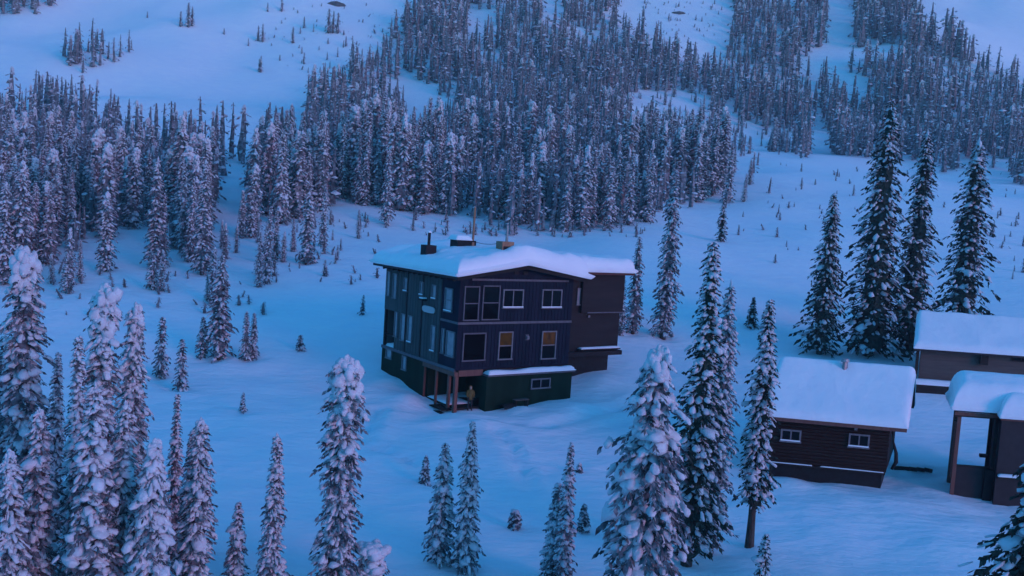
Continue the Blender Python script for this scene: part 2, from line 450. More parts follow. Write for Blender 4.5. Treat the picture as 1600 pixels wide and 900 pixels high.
# ------------------------------------------------------------------ lodge frame (local x along the front, y back, z up)
LO = np.array([-3.50, 58.57, 0.0])
LYAW = 0.617
_lx = np.array([math.cos(LYAW), math.sin(LYAW), 0]); _ly = np.array([-math.sin(LYAW), math.cos(LYAW), 0])
class FrameRef:
    def __init__(s, O, yaw):
        s.O = np.array(O, float); s.X = np.array([math.cos(yaw), math.sin(yaw), 0]); s.Y = np.array([-math.sin(yaw), math.cos(yaw), 0]); s.yaw = yaw
    def loc(s, P):
        Q = np.asarray(P) - s.O
        return np.array([Q @ s.X, Q @ s.Y, Q[2]])
    def on_y(s, x, y, c):
        """local point of the pixel on the plane local y = c"""
        r = ray(x, y); t = (c - (CAM - s.O) @ s.Y) / (r @ s.Y)
        return s.loc(CAM + r * t)
    def on_x(s, x, y, c):
        r = ray(x, y); t = (c - (CAM - s.O) @ s.X) / (r @ s.X)
        return s.loc(CAM + r * t)
    def on_z(s, x, y, c):
        r = ray(x, y); t = (c - CAM[2]) / r[2]
        return s.loc(CAM + r * t)
    def world(s, p):
        return s.O + s.X * p[0] + s.Y * p[1] + np.array([0, 0, p[2]])
LF = FrameRef(LO, LYAW)
W, L = 9.88, 11.2
Z1, Z2, Z3 = 3.62, 6.82, 10.02              # floor over basement, next floor, eaves

# worn trails and drifts (real relief in the snow sheet)
def trail(pts, w, dep):
    P = [hit(*p) for p in pts]
    for a, b in zip(P[:-1], P[1:]):
        TRACKS.append((a[0], a[1], b[0], b[1], w, dep))
trail([(560, 690), (600, 705), (640, 722), (665, 735)], 0.4, 0.26)
trail([(590, 640), (572, 668), (566, 690)], 0.5, 0.3)
trail([(770, 668), (800, 700), (815, 735), (830, 770)], 0.35, 0.2)
trail([(745, 655), (850, 668), (960, 640), (1010, 620)], 0.5, 0.22)
trail([(1400, 742), (1440, 742), (1490, 745)], 0.5, 0.30)
trail([(240, 596), (275, 612)], 0.3, 0.25)
_p = LF.world((4.6, -1.6, 0)); MOUNDS.append((_p[0], _p[1], 1.1, 0.35))
_p = LF.world((7.5, -1.8, 0)); MOUNDS.append((_p[0], _p[1], 1.6, 0.25))
_p = LF.world((-1.6, 4.5, 0)); MOUNDS.append((_p[0], _p[1], 1.7, 0.45))
_p = LF.world((-1.2, 1.0, 0)); MOUNDS.append((_p[0], _p[1], 1.4, -0.25))

for q_ in ((1146, 862), (336, 564), (386, 566), (400, 562), (250, 592), (282, 612), (678, 760), (917, 834), (1040, 532), (988, 523), (380, 646), (475, 414), (1174, 514)):
    w_ = hit(*q_); MOUNDS.append((w_[0], w_[1], 0.75, -0.3)); MOUNDS.append((w_[0] + 0.5, w_[1] - 0.6, 1.7, 0.16))
for q_, r_, h_ in (((1240, 758), 1.0, 0.28), ((1300, 766), 0.8, 0.18), ((1450, 775), 1.2, 0.3), ((1490, 792), 0.9, 0.25), ((610, 600), 1.3, 0.35), ((640, 628), 1.0, 0.3), ((575, 610), 1.6, 0.3), ((900, 640), 1.8, 0.4), ((940, 600), 1.5, 0.4), ((850, 655), 1.2, 0.25), ((760, 662), 0.9, 0.25), ((700, 668), 1.0, -0.25), ((655, 655), 0.9, -0.2)):
    w_ = hit(*q_); MOUNDS.append((w_[0], w_[1], r_, h_))

# ------------------------------------------------------------------ the snowfield and the mountainside: one sheet
def build_ground():
    nr, nc = 430, 310
    yy = np.concatenate([np.linspace(-380, 15, 25)[:-1], np.linspace(15, 125, 225)[:-1], 125 + (np.linspace(0, 1, 183) ** 1.45) * 775])
    u = np.linspace(-1, 1, nc); u = np.sign(u) * (0.45 * np.abs(u) + 0.55 * np.abs(u) ** 3)
    X = u[None, :] * (150 + 0.85 * np.maximum(yy, 0))[:, None]
    Y = np.repeat(yy[:, None], nc, 1)
    Z = ground(X, Y)
    n = len(yy)
    V = np.stack([X, Y, Z], 2).reshape(-1, 3)
    ci = np.arange(n * nc).reshape(n, nc)
    Fq = np.stack([ci[:-1, :-1], ci[:-1, 1:], ci[1:, 1:], ci[1:, :-1]], 2).reshape(-1, 4)
    link('snow_ground', mesh_np('snow_ground', V, [Fq], SNOW, True), kind='structure', label='blue lit snowfield rising into a snow covered mountainside')
build_ground()

# added ridge, unseen behind and beside the viewpoint, to block low sky glow
def build_blocker_ridge():
    az = np.radians(np.linspace(40, 320, 150)); rr = np.array([120, 180, 250, 330, 420, 500, 600.0]); hz = np.array([-10, -8, 2, 14, 32, 50, 58.0])
    A, Rr = np.meshgrid(az, rr, indexing='ij')
    X, Y = np.sin(A) * Rr, np.cos(A) * Rr
    Z = np.interp(Rr, rr, hz) * (1 + 0.5 * vnoise(X / 170, Y / 170, 91)) + np.clip((Rr - 200) / 250, 0, 1) * 16 * vnoise(X / 48, Y / 48, 92)
    Z = Z * (1 - 0.9 * np.exp(-((A - SUN_AZ) / 0.55) ** 2))          # gap shaped in the added ridge to let the afterglow lamp through
    n, m_ = A.shape
    ci = np.arange(n * m_).reshape(n, m_)
    Fq = np.stack([ci[:-1, :-1], ci[:-1, 1:], ci[1:, 1:], ci[1:, :-1]], 2).reshape(-1, 4)
    rm = mat('blocker_dark_mottle', (0.035, 0.045, 0.045), 0.9, (0.55, 0.57, 0.6), 0.03)  # dark mottle keeps the added ridge from throwing light back
    link('blocker_ridge', mesh_np('blocker_ridge', np.stack([X, Y, Z], 2).reshape(-1, 3), [Fq], rm, True), kind='structure', label='added dark ridge out of view that blocks low sky light')
build_blocker_ridge()

# ------------------------------------------------------------------ windows
def window(parent, plane, c, u0, u1, z0, z1, cols=1, rows=1, glass=GLASS, frame=FRAME, fw=0.09, name='window', snow=False, tops=None, sgn=-1):
    """plane 'y': wall local y = c facing -y; plane 'x': wall local x = c facing -x. u runs along the wall."""
    def box(mb, a0, a1, b0, b1, d0, d1):
        d0, d1 = sorted((c + sgn * d0, c + sgn * d1))
        if plane == 'y': mb.box(a0, a1, d0, d1, b0, b1)
        else: mb.box(d0, d1, a0, a1, b0, b1)
    u0, u1 = sorted((u0, u1)); z0, z1 = sorted((z0, z1))
    m = MB()
    box(m, u0, u1, z1 - fw, z1, 0.01, 0.10); box(m, u0 - 0.03, u1 + 0.03, z0, z0 + fw, 0.01, 0.14)
    box(m, u0, u0 + fw, z0 + fw, z1 - fw, 0.01, 0.098); box(m, u1 - fw, u1, z0 + fw, z1 - fw, 0.01, 0.098)
    du = (u1 - u0 - 2 * fw) / cols; dz = (z1 - z0 - 2 * fw) / rows
    for k in range(1, cols): box(m, u0 + fw + k * du - 0.035, u0 + fw + k * du + 0.035, z0 + fw, z1 - fw, 0.01, 0.085)
    for k in range(1, rows): box(m, u0 + fw, u1 - fw, z0 + fw + k * dz - 0.035, z0 + fw + k * dz + 0.035, 0.01, 0.09)
    o = m.build(name, frame, parent)
    for a in range(cols):
        for b in range(rows):
            g = MB(); box(g, u0 + fw + a * du + 0.002, u0 + fw + (a + 1) * du - 0.002, z0 + fw + b * dz + 0.002, z0 + fw + (b + 1) * dz - 0.002, 0.012, 0.03)
            gm = glass
            if tops is not None and b == rows - 1: gm = tops
            g.build('pane', gm, o)
    if snow:
        g = MB(); box(g, u0 + 0.02, u1 - 0.02, z0 + fw, z0 + fw + 0.07, 0.105, 0.16); g.build('sill_snow', ROOFSNOW, o)
    return o

def win_y(F, parent, c, x0, y0, x1, y1, **kw):
    a = F.on_y(x0, y1, c); b = F.on_y(x1, y0, c); a2 = F.on_y(x0, y0, c); b2 = F.on_y(x1, y1, c)
    return window(parent, 'y', c, (a[0] + a2[0]) / 2, (b[0] + b2[0]) / 2, (a[2] + b2[2]) / 2, (b[2] + a2[2]) / 2, **kw)
def win_x(F, parent, c, x0, y0, x1, y1, **kw):
    """rect given by its left edge top y0 and right edge bottom y1 on a receding wall"""
    a = F.on_x(x0, (y0 + y1) / 2, c); b = F.on_x(x1, (y0 + y1) / 2, c)
    xm = (x0 + x1) / 2
    t = F.on_x(xm, y0, c)[2]; bo = F.on_x(xm, y1, c)[2]
    return window(parent, 'x', c, a[1], b[1], bo, t, **kw)

def snow_slab(parent, name, u0, u1, v0, v1, zfun, th, edge=0.5, nu=46, nv=46, seed=1, amp=0.12, bulge=0.12, fall=None):
    """rounded blanket of snow on a roof surface zfun(u, v)"""
    def side(n):
        s = np.linspace(0, 1, n); return 0.5 - 0.5 * np.cos(np.pi * s) * (0.55 + 0.45 * np.abs(np.cos(np.pi * s)) ** 2)
    U, Vv = np.meshgrid(u0 + (u1 - u0) * side(nu), v0 + (v1 - v0) * side(nv), indexing='ij')
    e = np.minimum(np.minimum(U - u0, u1 - U), np.minimum(Vv - v0, v1 - Vv)) / edge
    e = np.clip(e, 0, 1)
    pr = np.sqrt(1 - (1 - e) ** 2)
    zb = zfun(U, Vv)
    T = th if not callable(th) else th(U, Vv)
    top = zb + T * (0.28 + 0.72 * pr) + amp * (vnoise(U / 1.6 + seed, Vv / 1.6, seed) + 0.5 * vnoise(U / 0.6, Vv / 0.6 + seed, seed + 1)) * pr
    # the lip bulges outward half way up
    cu, cv = (u0 + u1) / 2, (v0 + v1) / 2
    Vt = np.stack([U, Vv, top], 2).reshape(-1, 3)
    ci = np.arange(nu * nv).reshape(nu, nv)
    Fq = [np.stack([ci[:-1, :-1], ci[1:, :-1], ci[1:, 1:], ci[:-1, 1:]], 2).reshape(-1, 4)]
    ring = np.concatenate([ci[:, 0], ci[-1, 1:], ci[-2::-1, -1], ci[0, -2:0:-1]])
    base = len(Vt); n = len(ring)
    R0 = Vt[ring]
    zr = zfun(R0[:, 0], R0[:, 1])
    dirv = np.stack([np.where(np.isclose(R0[:, 0], u0), -1, np.where(np.isclose(R0[:, 0], u1), 1, 0)), np.where(np.isclose(R0[:, 1], v0), -1, np.where(np.isclose(R0[:, 1], v1), 1, 0))], 1)
    nn = bulge * (0.7 + 0.9 * (vnoise(R0[:, 0] * 1.3, R0[:, 1] * 1.3, seed + 5) + 0.5))
    M1 = R0.copy(); M1[:, 2] = zr + (R0[:, 2] - zr) * 0.55; M1[:, :2] += dirv * nn[:, None]
    M2 = R0.copy(); M2[:, 2] = zr + 0.004; M2[:, :2] += dirv * (nn * 0.5)[:, None]
    Vt = np.concatenate([Vt, M1, M2])
    k = np.arange(n); k2 = np.roll(k, -1)
    Fq.append(np.stack([ring, base + k, base + k2, ring[k2]], 1)); Fq.append(np.stack([base + k, base + n + k, base + n + k2, base + k2], 1))
    return link(name, mesh_np(name, Vt, Fq, ROOFSNOW, True), parent)

# ------------------------------------------------------------------ the lodge
lodge = empty('ski_lodge', LO, LYAW, label='three storey dark blue lodge with thick snow on its roof and red cedar corner porch', cat='lodge')
ZB = -1.6                                    # walls go down under the snow
PX = LF.on_y(753, 600, 0)[0]                 # the porch opening on the front
PY = LF.on_x(660, 600, 0)[1]                 # and on the side
SPL = LF.on_x(689, 500, 0)[1]                # side wall: blue near part, slate far part
BALC = LF.on_x(616, 500, 0)[1]               # open corner at the far end
# walls
MB().box(0, W, 0, 0.25, Z1, Z3 + 0.25).build('front_wall', BLUE, lodge)
MB().box(0, 0.25, 0.25, SPL, Z1, Z3 + 0.1).build('side_wall', BLUE, lodge, label='blue end of the side wall')
MB().box(0.06, 0.3, SPL, BALC, Z1, Z3 + 0.1).box(0.06, 0.3, BALC, L, Z2 - 0.25, Z3 + 0.1).build('side_wall', SLATE, lodge, label='slate grey side wall')
MB().box(0.3, W, L - 0.25, L, Z1, Z3 + 0.25).box(W - 0.25, W, 0.25, L - 0.25, Z1, Z3 + 0.25).build('back_wall', SLATE, lodge)
MB().box(2.2, 2.4, BALC, L - 0.25, Z1, Z2).build('balcony_wall', SLATE, lodge)
MB().box(0.3, 2.2, BALC - 0.1, BALC, Z1, Z2 - 0.25).build('balcony_wall', SLATE, lodge)
MB().bar((0.18, L - 0.12, Z1), (0.18, L - 0.12, Z2 - 0.25), 0.2, 0.2, (0, 1, 0)).build('balcony_post', DARKWOOD, lodge)
MB().bar((0.15, BALC, Z1 + 1.0), (0.15, L - 0.2, Z1 + 1.0), 0.08, 0.1).bar((0.15, L - 0.1, Z1 + 1.0), (2.2, L - 0.1, Z1 + 1.0), 0.08, 0.1).build('balcony_rail', DARKWOOD, lodge)
snow_slab(lodge, 'balcony_snow', 0.2, 2.2, BALC + 0.05, L - 0.2, lambda u, v: Z1 + 0 * u, 0.3, 0.25, 10, 10, 4)
# siding battens, real relief too fine to pick apart
m = MB(); x = 0.35
while x < W - 0.2:
    m.box(x, x + 0.05, -0.025, 0.0, Z1 + 0.15, Z2 - 0.03); m.box(x, x + 0.05, -0.025, 0.0, Z2 + 0.16, Z3 + 0.1); x += 0.305
m.build('siding_battens', BLUE, lodge, kind='stuff')
m = MB(); y = SPL + 0.3
while y < BALC - 0.1:
    m.box(0.038, 0.06, y, y + 0.05, Z1 + 0.15, Z3 - 0.05); y += 0.4
m.build('siding_battens', SLATE, lodge, kind='stuff')
for y in (SPL + 0.02, LF.on_x(657, 520, 0)[1], LF.on_x(634, 500, 0)[1]):
    MB().box(-0.02, 0.06, y, y + 0.1, Z1 + 0.1, Z3 - 0.05).build('downpipe', FASCIA, lodge)
# trim
MB().box(-0.06, W + 0.02, -0.06, 0.0, Z2 - 0.02, Z2 + 0.14).build('belt_trim', TRIM, lodge)
MB().box(-0.05, 0.0, 0.0, SPL, Z2 - 0.02, Z2 + 0.14).build('belt_trim', TRIM, lodge)
MB().box(0.9, W - 0.5, -0.055, 0.0, Z3 - 0.18, Z3 - 0.04).build('gable_trim', TRIM, lodge)
MB().box(-0.05, 0.06, -0.05, 0.06, Z1 + 0.1, Z3).build('corner_trim', BLUE, lodge)
MB().box(-0.05, 0.08, 0.1, L, Z1 - 0.12, Z1 + 0.1).build('belt_trim', TRIM, lodge, label='grey belt board along the side wall')
# basement
MB().box(0.04, 0.3, PY, L, ZB, Z1 - 0.12).build('basement_wall', GREEN, lodge, label='dark green basement wall on the side')
BO = -0.55
MB().box(PX, W, BO, 0.25, ZB, Z1 - 0.42).build('basement_wall', GREEN, lodge, label='dark green basement wall on the front')
MB().box(3.6, 3.8, 0.3, PY, ZB, Z1).box(0.3, 3.6, PY - 0.2, PY, ZB, Z1).build('porch_back_wall', GREEN, lodge)
MB().box(0, W, 0.25, L, Z1 - 0.12, Z1 + 0.02).build('floor_slab', FASCIA, lodge)
MB().box(PX - 0.02, W + 0.12, BO - 0.22, -0.005, Z1 - 0.42, Z1 - 0.30).build('ledge', TRIM, lodge)
snow_slab(lodge, 'ledge_snow', PX + 0.05, W + 0.08, BO - 0.2, -0.07, lambda u, v: Z1 - 0.30 + 0 * u, lambda U, V: 0.27 + 0.12 * vnoise(U * 0.9, V * 0, 9), 0.25, 60, 8, 3, 0.1, 0.06)
# porch
MB().box(-0.08, 0.22, -0.02, PY, Z1 - 0.42, Z1 - 0.125).build('porch_beam', CEDAR, lodge)
MB().box(0.22, PX - 0.03, -0.08, 0.2, Z1 - 0.42, Z1 - 0.005).build('porch_beam', CEDAR, lodge)
for (ux, uy, w_) in ((0.02, -0.02, 0.26), (0.05, LF.on_x(701, 600, 0)[1] + 0.1, 0.2), (0.05, LF.on_x(680, 600, 0)[1], 0.16), (0.05, PY - 0.08, 0.16)):
    MB().box(ux, ux + w_, uy, uy + w_, ZB, Z1 - 0.425).build('porch_post', CEDAR, lodge, bevel=0.015)
MB().box(0.3, 3.6, 0.15, PY - 0.25, 0.82, 0.95).build('porch_deck', DARKWOOD, lodge)
for k in range(3):
    MB().box(-0.55 - 0.0, 0.28, 0.55, 2.4, 0.30 + 0.22 * k, 0.36 + 0.22 * k).build('step', DARKWOOD, lodge) if k == 2 else MB().box(-0.95 + 0.3 * k, -0.6 + 0.3 * k, 0.55, 2.4, 0.30 + 0.22 * k, 0.36 + 0.22 * k).build('step', DARKWOOD, lodge)
MB().box(0.5, 1.7, -0.5, -0.15, 0.45, 0.52).build('step', DARKWOOD, lodge)
snow_slab(lodge, 'deck_snow', 0.32, 2.2, 1.2, PY - 0.3, lambda u, v: 0.95 + 0 * u, 0.14, 0.3, 12, 12, 8, 0.05, 0.02)
MB().box(2.9, 3.58, 0.95, 1.0, 0.96, 2.95).build('porch_door', TRIM, lodge)
# front windows
for r in ((724, 447, 748, 501), (753, 446, 780, 500)):
    win_y(LF, lodge, 0, *r, rows=2, fw=0.08, name='sliding_door', frame=TRIM)
win_y(LF, lodge, 0, 785, 452, 817, 482, cols=2, snow=True)
win_y(LF, lodge, 0, 846, 452, 877, 482, cols=2, snow=True, glass=GLASS)
win_y(LF, lodge, 0, 722, 520, 758, 564, frame=TRIM)
win_y(LF, lodge, 0, 778, 518, 800, 562, rows=2, tops=AMBER)
win_y(LF, lodge, 0, 845, 517, 868, 561, rows=2, tops=ORANGE)
win_y(LF, lodge, BO, 829, 591, 859, 607, cols=2)
c = LF.on_y(823, 527, 0)
MB().box(c[0] - 0.14, c[0] + 0.14, -0.06, -0.005, c[2] - 0.2, c[2] + 0.2).build('vent_plate', TRIM, lodge)
v = MB().box(c[0] - 0.1, c[0] + 0.1, -0.22, -0.065, c[2] - 0.12, c[2] + 0.1).build('vent_hood', FRAME, lodge)
# side windows
for r in ((605, 424, 610.5, 463), (615, 427, 621, 467), (632, 434, 638, 456), (657, 440, 663, 462), (676, 445, 683, 468),
          (617, 487, 622, 527), (627, 490, 634, 533), (638, 493, 645, 536), (674, 508, 681, 550)):
    win_x(LF, lodge, 0.06, *r, glass=BLIND, fw=0.07, snow=r[0] > 630)
win_x(LF, lodge, 0.0, 696, 450, 708, 488, glass=BLIND, rows=2, snow=True)
win_x(LF, lodge, 0.0, 690.5, 513, 695, 553, glass=BLIND, fw=0.06)
win_x(LF, lodge, 0.0, 698, 517, 711, 558, glass=BLIND)
win_x(LF, lodge, 0.04, 604, 545, 613, 561, glass=BLIND)
win_x(LF, lodge, 0.04, 629, 556, 636, 579, glass=BLIND)
# sign and lamp over it
a = LF.on_x(662, 478, 0.06); b = LF.on_x(681, 489, 0.06)
zc = (a[2] + b[2]) / 2
m = MB(); pts = []
for k in range(24):
    an = 2 * math.pi * k / 24
    sx, sz = math.copysign(abs(math.cos(an)) ** 0.6, math.cos(an)), math.copysign(abs(math.sin(an)) ** 0.6, math.sin(an))
    pts.append(((a[1] + b[1]) / 2 + sx * abs(a[1] - b[1]) / 2, zc + sz * 0.24))
nb_ = len(pts)
m.v = [(0.0, p[0], p[1]) for p in pts] + [(-0.07, p[0], p[1]) for p in pts]
m.f = [tuple(range(nb_, 2 * nb_)), tuple(reversed(range(nb_)))] + [(k, (k + 1) % nb_, nb_ + (k + 1) % nb_, nb_ + k) for k in range(nb_)]
m.build('sign', WHITE, lodge, label='small white rounded sign')
a = LF.on_x(664, 468, 0.0)
m = MB(); m.box(-0.4, -0.02, a[1] - 0.35, a[1] + 0.35, a[2] - 0.05, a[2] + 0.08)
o = m.build('sign_lamp', BLACK, lodge)
MB().box(-0.38, -0.04, a[1] - 0.33, a[1] + 0.2, a[2] + 0.082, a[2] + 0.17).build('lamp_snow', ROOFSNOW, o)
# gable roof, ridge runs back
ROH, OV, OVS = 0.78, 0.75, 0.75
def roof_z(u, v=None):
    return Z3 + 0.12 + ROH * (1 - np.abs(np.asarray(u, float) - W / 2) / (W / 2 + OVS)) * (W / 2 + OVS) / (W / 2) - 0.0
def roof_zc(u): return float(roof_z(u))
m = MB()
for (ua, ub) in ((-OVS, W / 2), (W / 2, W + OVS)):
    za, zb = roof_zc(ua), roof_zc(ub)
    b0 = len(m.v)
    m.v += [(ua, -OV, za - 0.2), (ub, -OV, zb - 0.2), (ub, L + OV, zb - 0.2), (ua, L + OV, za - 0.2), (ua, -OV, za), (ub, -OV, zb), (ub, L + OV, zb), (ua, L + OV, za)]
    m.f += [tuple(b0 + i for i in q) for q in ((3, 2, 1, 0), (4, 5, 6, 7), (0, 1, 5, 4), (1, 2, 6, 5), (2, 3, 7, 6), (3, 0, 4, 7))]
roof = m.build('roof', FASCIA, lodge)
MB().quad([(0, 0.02, Z3 + 0.2), (W, 0.02, Z3 + 0.2), (W, 0.02, roof_zc(W) - 0.15), (W / 2, 0.02, roof_zc(W / 2) - 0.2), (0, 0.02, roof_zc(0) - 0.15)]).build('gable', BLUE, lodge)
m = MB()
for sx in (-1, 1):
    p = (W / 2 + sx * 0.001, -OV - 0.03, roof_zc(W / 2) - 0.12); q = (W / 2 + sx * (W / 2 + OVS), -OV - 0.03, roof_zc(W + OVS) - 0.12)
    m.bar(p, q, 0.05, 0.3)
m.build('barge_board', DARKWOOD, roof)
m = MB()
for v_ in np.arange(0.0, L, 0.8):
    m.bar((-OVS + 0.1, v_, roof_zc(-OVS) - 0.3), (0.1, v_, roof_zc(0.0) - 0.28), 0.08, 0.16)
m.build('rafter_tails', DARKWOOD, roof, kind='stuff')
for dx in (-0.55, 0.25):
    MB().box(W / 2 + dx, W / 2 + dx + 0.4, -0.05, 0.01, Z3 + 0.3, Z3 + 0.52).build('gable_vent', BLACK, lodge)
snow_slab(lodge, 'roof_snow', -OVS - 0.05, W + OVS - 0.1, -OV - 0.1, L + OV, lambda u, v: roof_z(u), lambda U, V: 1.0 + 0.25 * vnoise(U / 2.1, V / 2.4, 71) + 0.35 * np.exp(-((V + OV) / 3.0) ** 2) * np.clip((U - 1.0) / 5, 0, 1) + 0.25 * np.clip(U / W, 0, 1), 0.85, 80, 80, 11, 0.24, 0.3)
# annex set back on the right
AV = 2.6
ax1 = LF.on_y(969, 480, AV)[0]
axl = LF.on_y(909, 480, AV - 0.3)[0]
AZ0 = LF.on_y(930, 552, AV)[2]; AZR = LF.on_y(950, 428, AV)[2]; AZM = LF.on_y(940, 488, AV)[2]
MB().box(W + 0.005, ax1, AV, AV + 7.5, AZ0, AZR).build('annex_wall', BROWN, lodge)
MB().box(axl, ax1 + 0.02, AV - 0.3, AV - 0.002, AZM, AZR).build('annex_bay', BROWN, lodge, label='brown upper bay of the set-back annex')
MB().box(axl + 0.6, ax1 + 0.04, AV - 0.36, AV - 0.305, AZM - 0.02, AZM + 0.07).build('annex_trim', TRIM, lodge)
MB().box(W + 0.01, ax1 + 0.06, AV - 0.55, AV - 0.003, AZ0 - 0.10, AZ0 + 0.25).build('annex_ledge', BROWN, lodge)
e0 = LF.on_y(908, 553, AV - 0.5)[0]
snow_slab(lodge, 'annex_ledge_snow', e0, ax1 - 0.15, AV - 0.5, AV - 0.05, lambda u, v: AZ0 + 0.45 + 0 * u, 0.14, 0.15, 24, 6, 5, 0.03, 0.03)
MB().box(e0 - 0.05, ax1 - 0.1, AV - 0.52, AV - 0.004, AZ0 + 0.36, AZ0 + 0.448).build('annex_shelf', BROWN, lodge)
MB().box(W + 0.3, ax1 - 0.4, AV + 0.6, AV + 7, ZB, AZ0).build('annex_void_shade', BLACK, lodge)  # black block painted in for the shade of the void under the annex
o = LF.on_y(886, 549, AV - 0.3)
window(lodge, 'y', AV, LF.on_y(901, 460, AV)[0], LF.on_y(908, 460, AV)[0], LF.on_y(905, 477, AV)[2], LF.on_y(905, 450, AV)[2], glass=BLIND)
c = LF.on_y(919, 494, AV)
MB().box(c[0] - 0.1, c[0] + 0.1, AV - 0.14, AV - 0.004, c[2] - 0.1, c[2] + 0.08).build('wall_lamp', FRAME, lodge)
RX = LF.on_y(991, 428, AV - 0.9)[0]
MB().box(W - 0.35, RX, AV - 0.9, AV + 8.3, AZR + 0.01, AZR + 0.16).build('annex_roof', SOFFIT, lodge)
MB().box(W - 0.34, RX + 0.04, AV - 0.96, AV - 0.905, AZR - 0.02, AZR + 0.2).build('annex_fascia', SOFFIT, lodge)
snow_slab(lodge, 'annex_roof_snow', W - 0.4, RX, AV - 0.92, AV + 8.3, lambda u, v: AZR + 0.162 + 0 * u, lambda U, V: 1.2 + 0.3 * vnoise(U / 2, V / 2, 72), 0.8, 40, 40, 17, 0.2, 0.24)
# chimneys and vent boxes on the roof
def on_roof(x, y, dz):
    r = ray(x, y)
    for s in np.arange(54, 80, 0.05):
        P = LF.loc(CAM + r * (s / r[1]))
        if P[2] < float(roof_z(P[0])) + dz: return P
    return P
p = on_roof(669, 401, 0.8)
MB().box(p[0] - 0.42, p[0] + 0.42, p[1] - 0.42, p[1] + 0.42, p[2] - 0.9, p[2] + 0.85).build('chimney', BLACK, lodge)
MB().tube([(p[0], p[1], p[2] + 0.84), (p[0], p[1], p[2] + 1.75)], 0.11).build('flue', BLACK, lodge)
MB().tube([(p[0], p[1], p[2] + 1.75), (p[0], p[1], p[2] + 1.9)], [0.2, 0.1]).build('flue_cap', ROOFSNOW, lodge)
p = on_roof(727, 386, 1.15)
MB().box(p[0] - 0.85, p[0] + 0.75, p[1] - 0.3, p[1] + 0.8, p[2] - 0.9, p[2] + 0.5).build('vent_box', BLACK, lodge)
snow_slab(lodge, 'vent_box_snow', p[0] - 1.0, p[0] + 0.3, p[1] - 0.35, p[1] + 0.85, lambda u, v: p[2] + 0.502 + 0 * u, 0.4, 0.3, 14, 14, 21, 0.05, 0.06)
MB().box(p[0] + 0.35, p[0] + 0.55, p[1] - 0.36, p[1] - 0.305, p[2] - 0.5, p[2] + 0.4).tube([(p[0] + 0.52, p[1] - 0.2, p[2] + 0.3), (p[0] + 0.52, p[1] - 0.2, p[2] + 3.0)], 0.085).build('mast', RUST, lodge)
m = MB(); p2 = on_roof(790, 389, 1.2)
pts = [(p[0] + 0.52 + (p2[0] - p[0] - 0.9) * t, p[1] - 0.2 + (p2[1] - p[1]) * t, p[2] + 0.45 + (p2[2] - p[2]) * t - 0.55 * math.sin(math.pi * t) * 0.3) for t in np.linspace(0, 1, 9)]
m.tube(pts, 0.018, 5).build('cable', BLACK, lodge)
p = p2
MB().box(p[0] - 0.5, p[0] + 0.5, p[1] - 0.3, p[1] + 0.5, p[2] - 0.9, p[2] + 0.52).build('chimney', RUST, lodge)
MB().box(p[0] - 0.4, p[0] + 0.45, p[1] - 0.34, p[1] - 0.305, p[2] - 0.3, p[2] + 0.2).build('chimney_opening', BLACK, lodge)
MB().tube([(p[0] + 0.12, p[1] + 0.1, p[2] + 0.5), (p[0] + 0.12, p[1] + 0.1, p[2] + 1.7)], 0.1).build('flue', METAL, lodge)

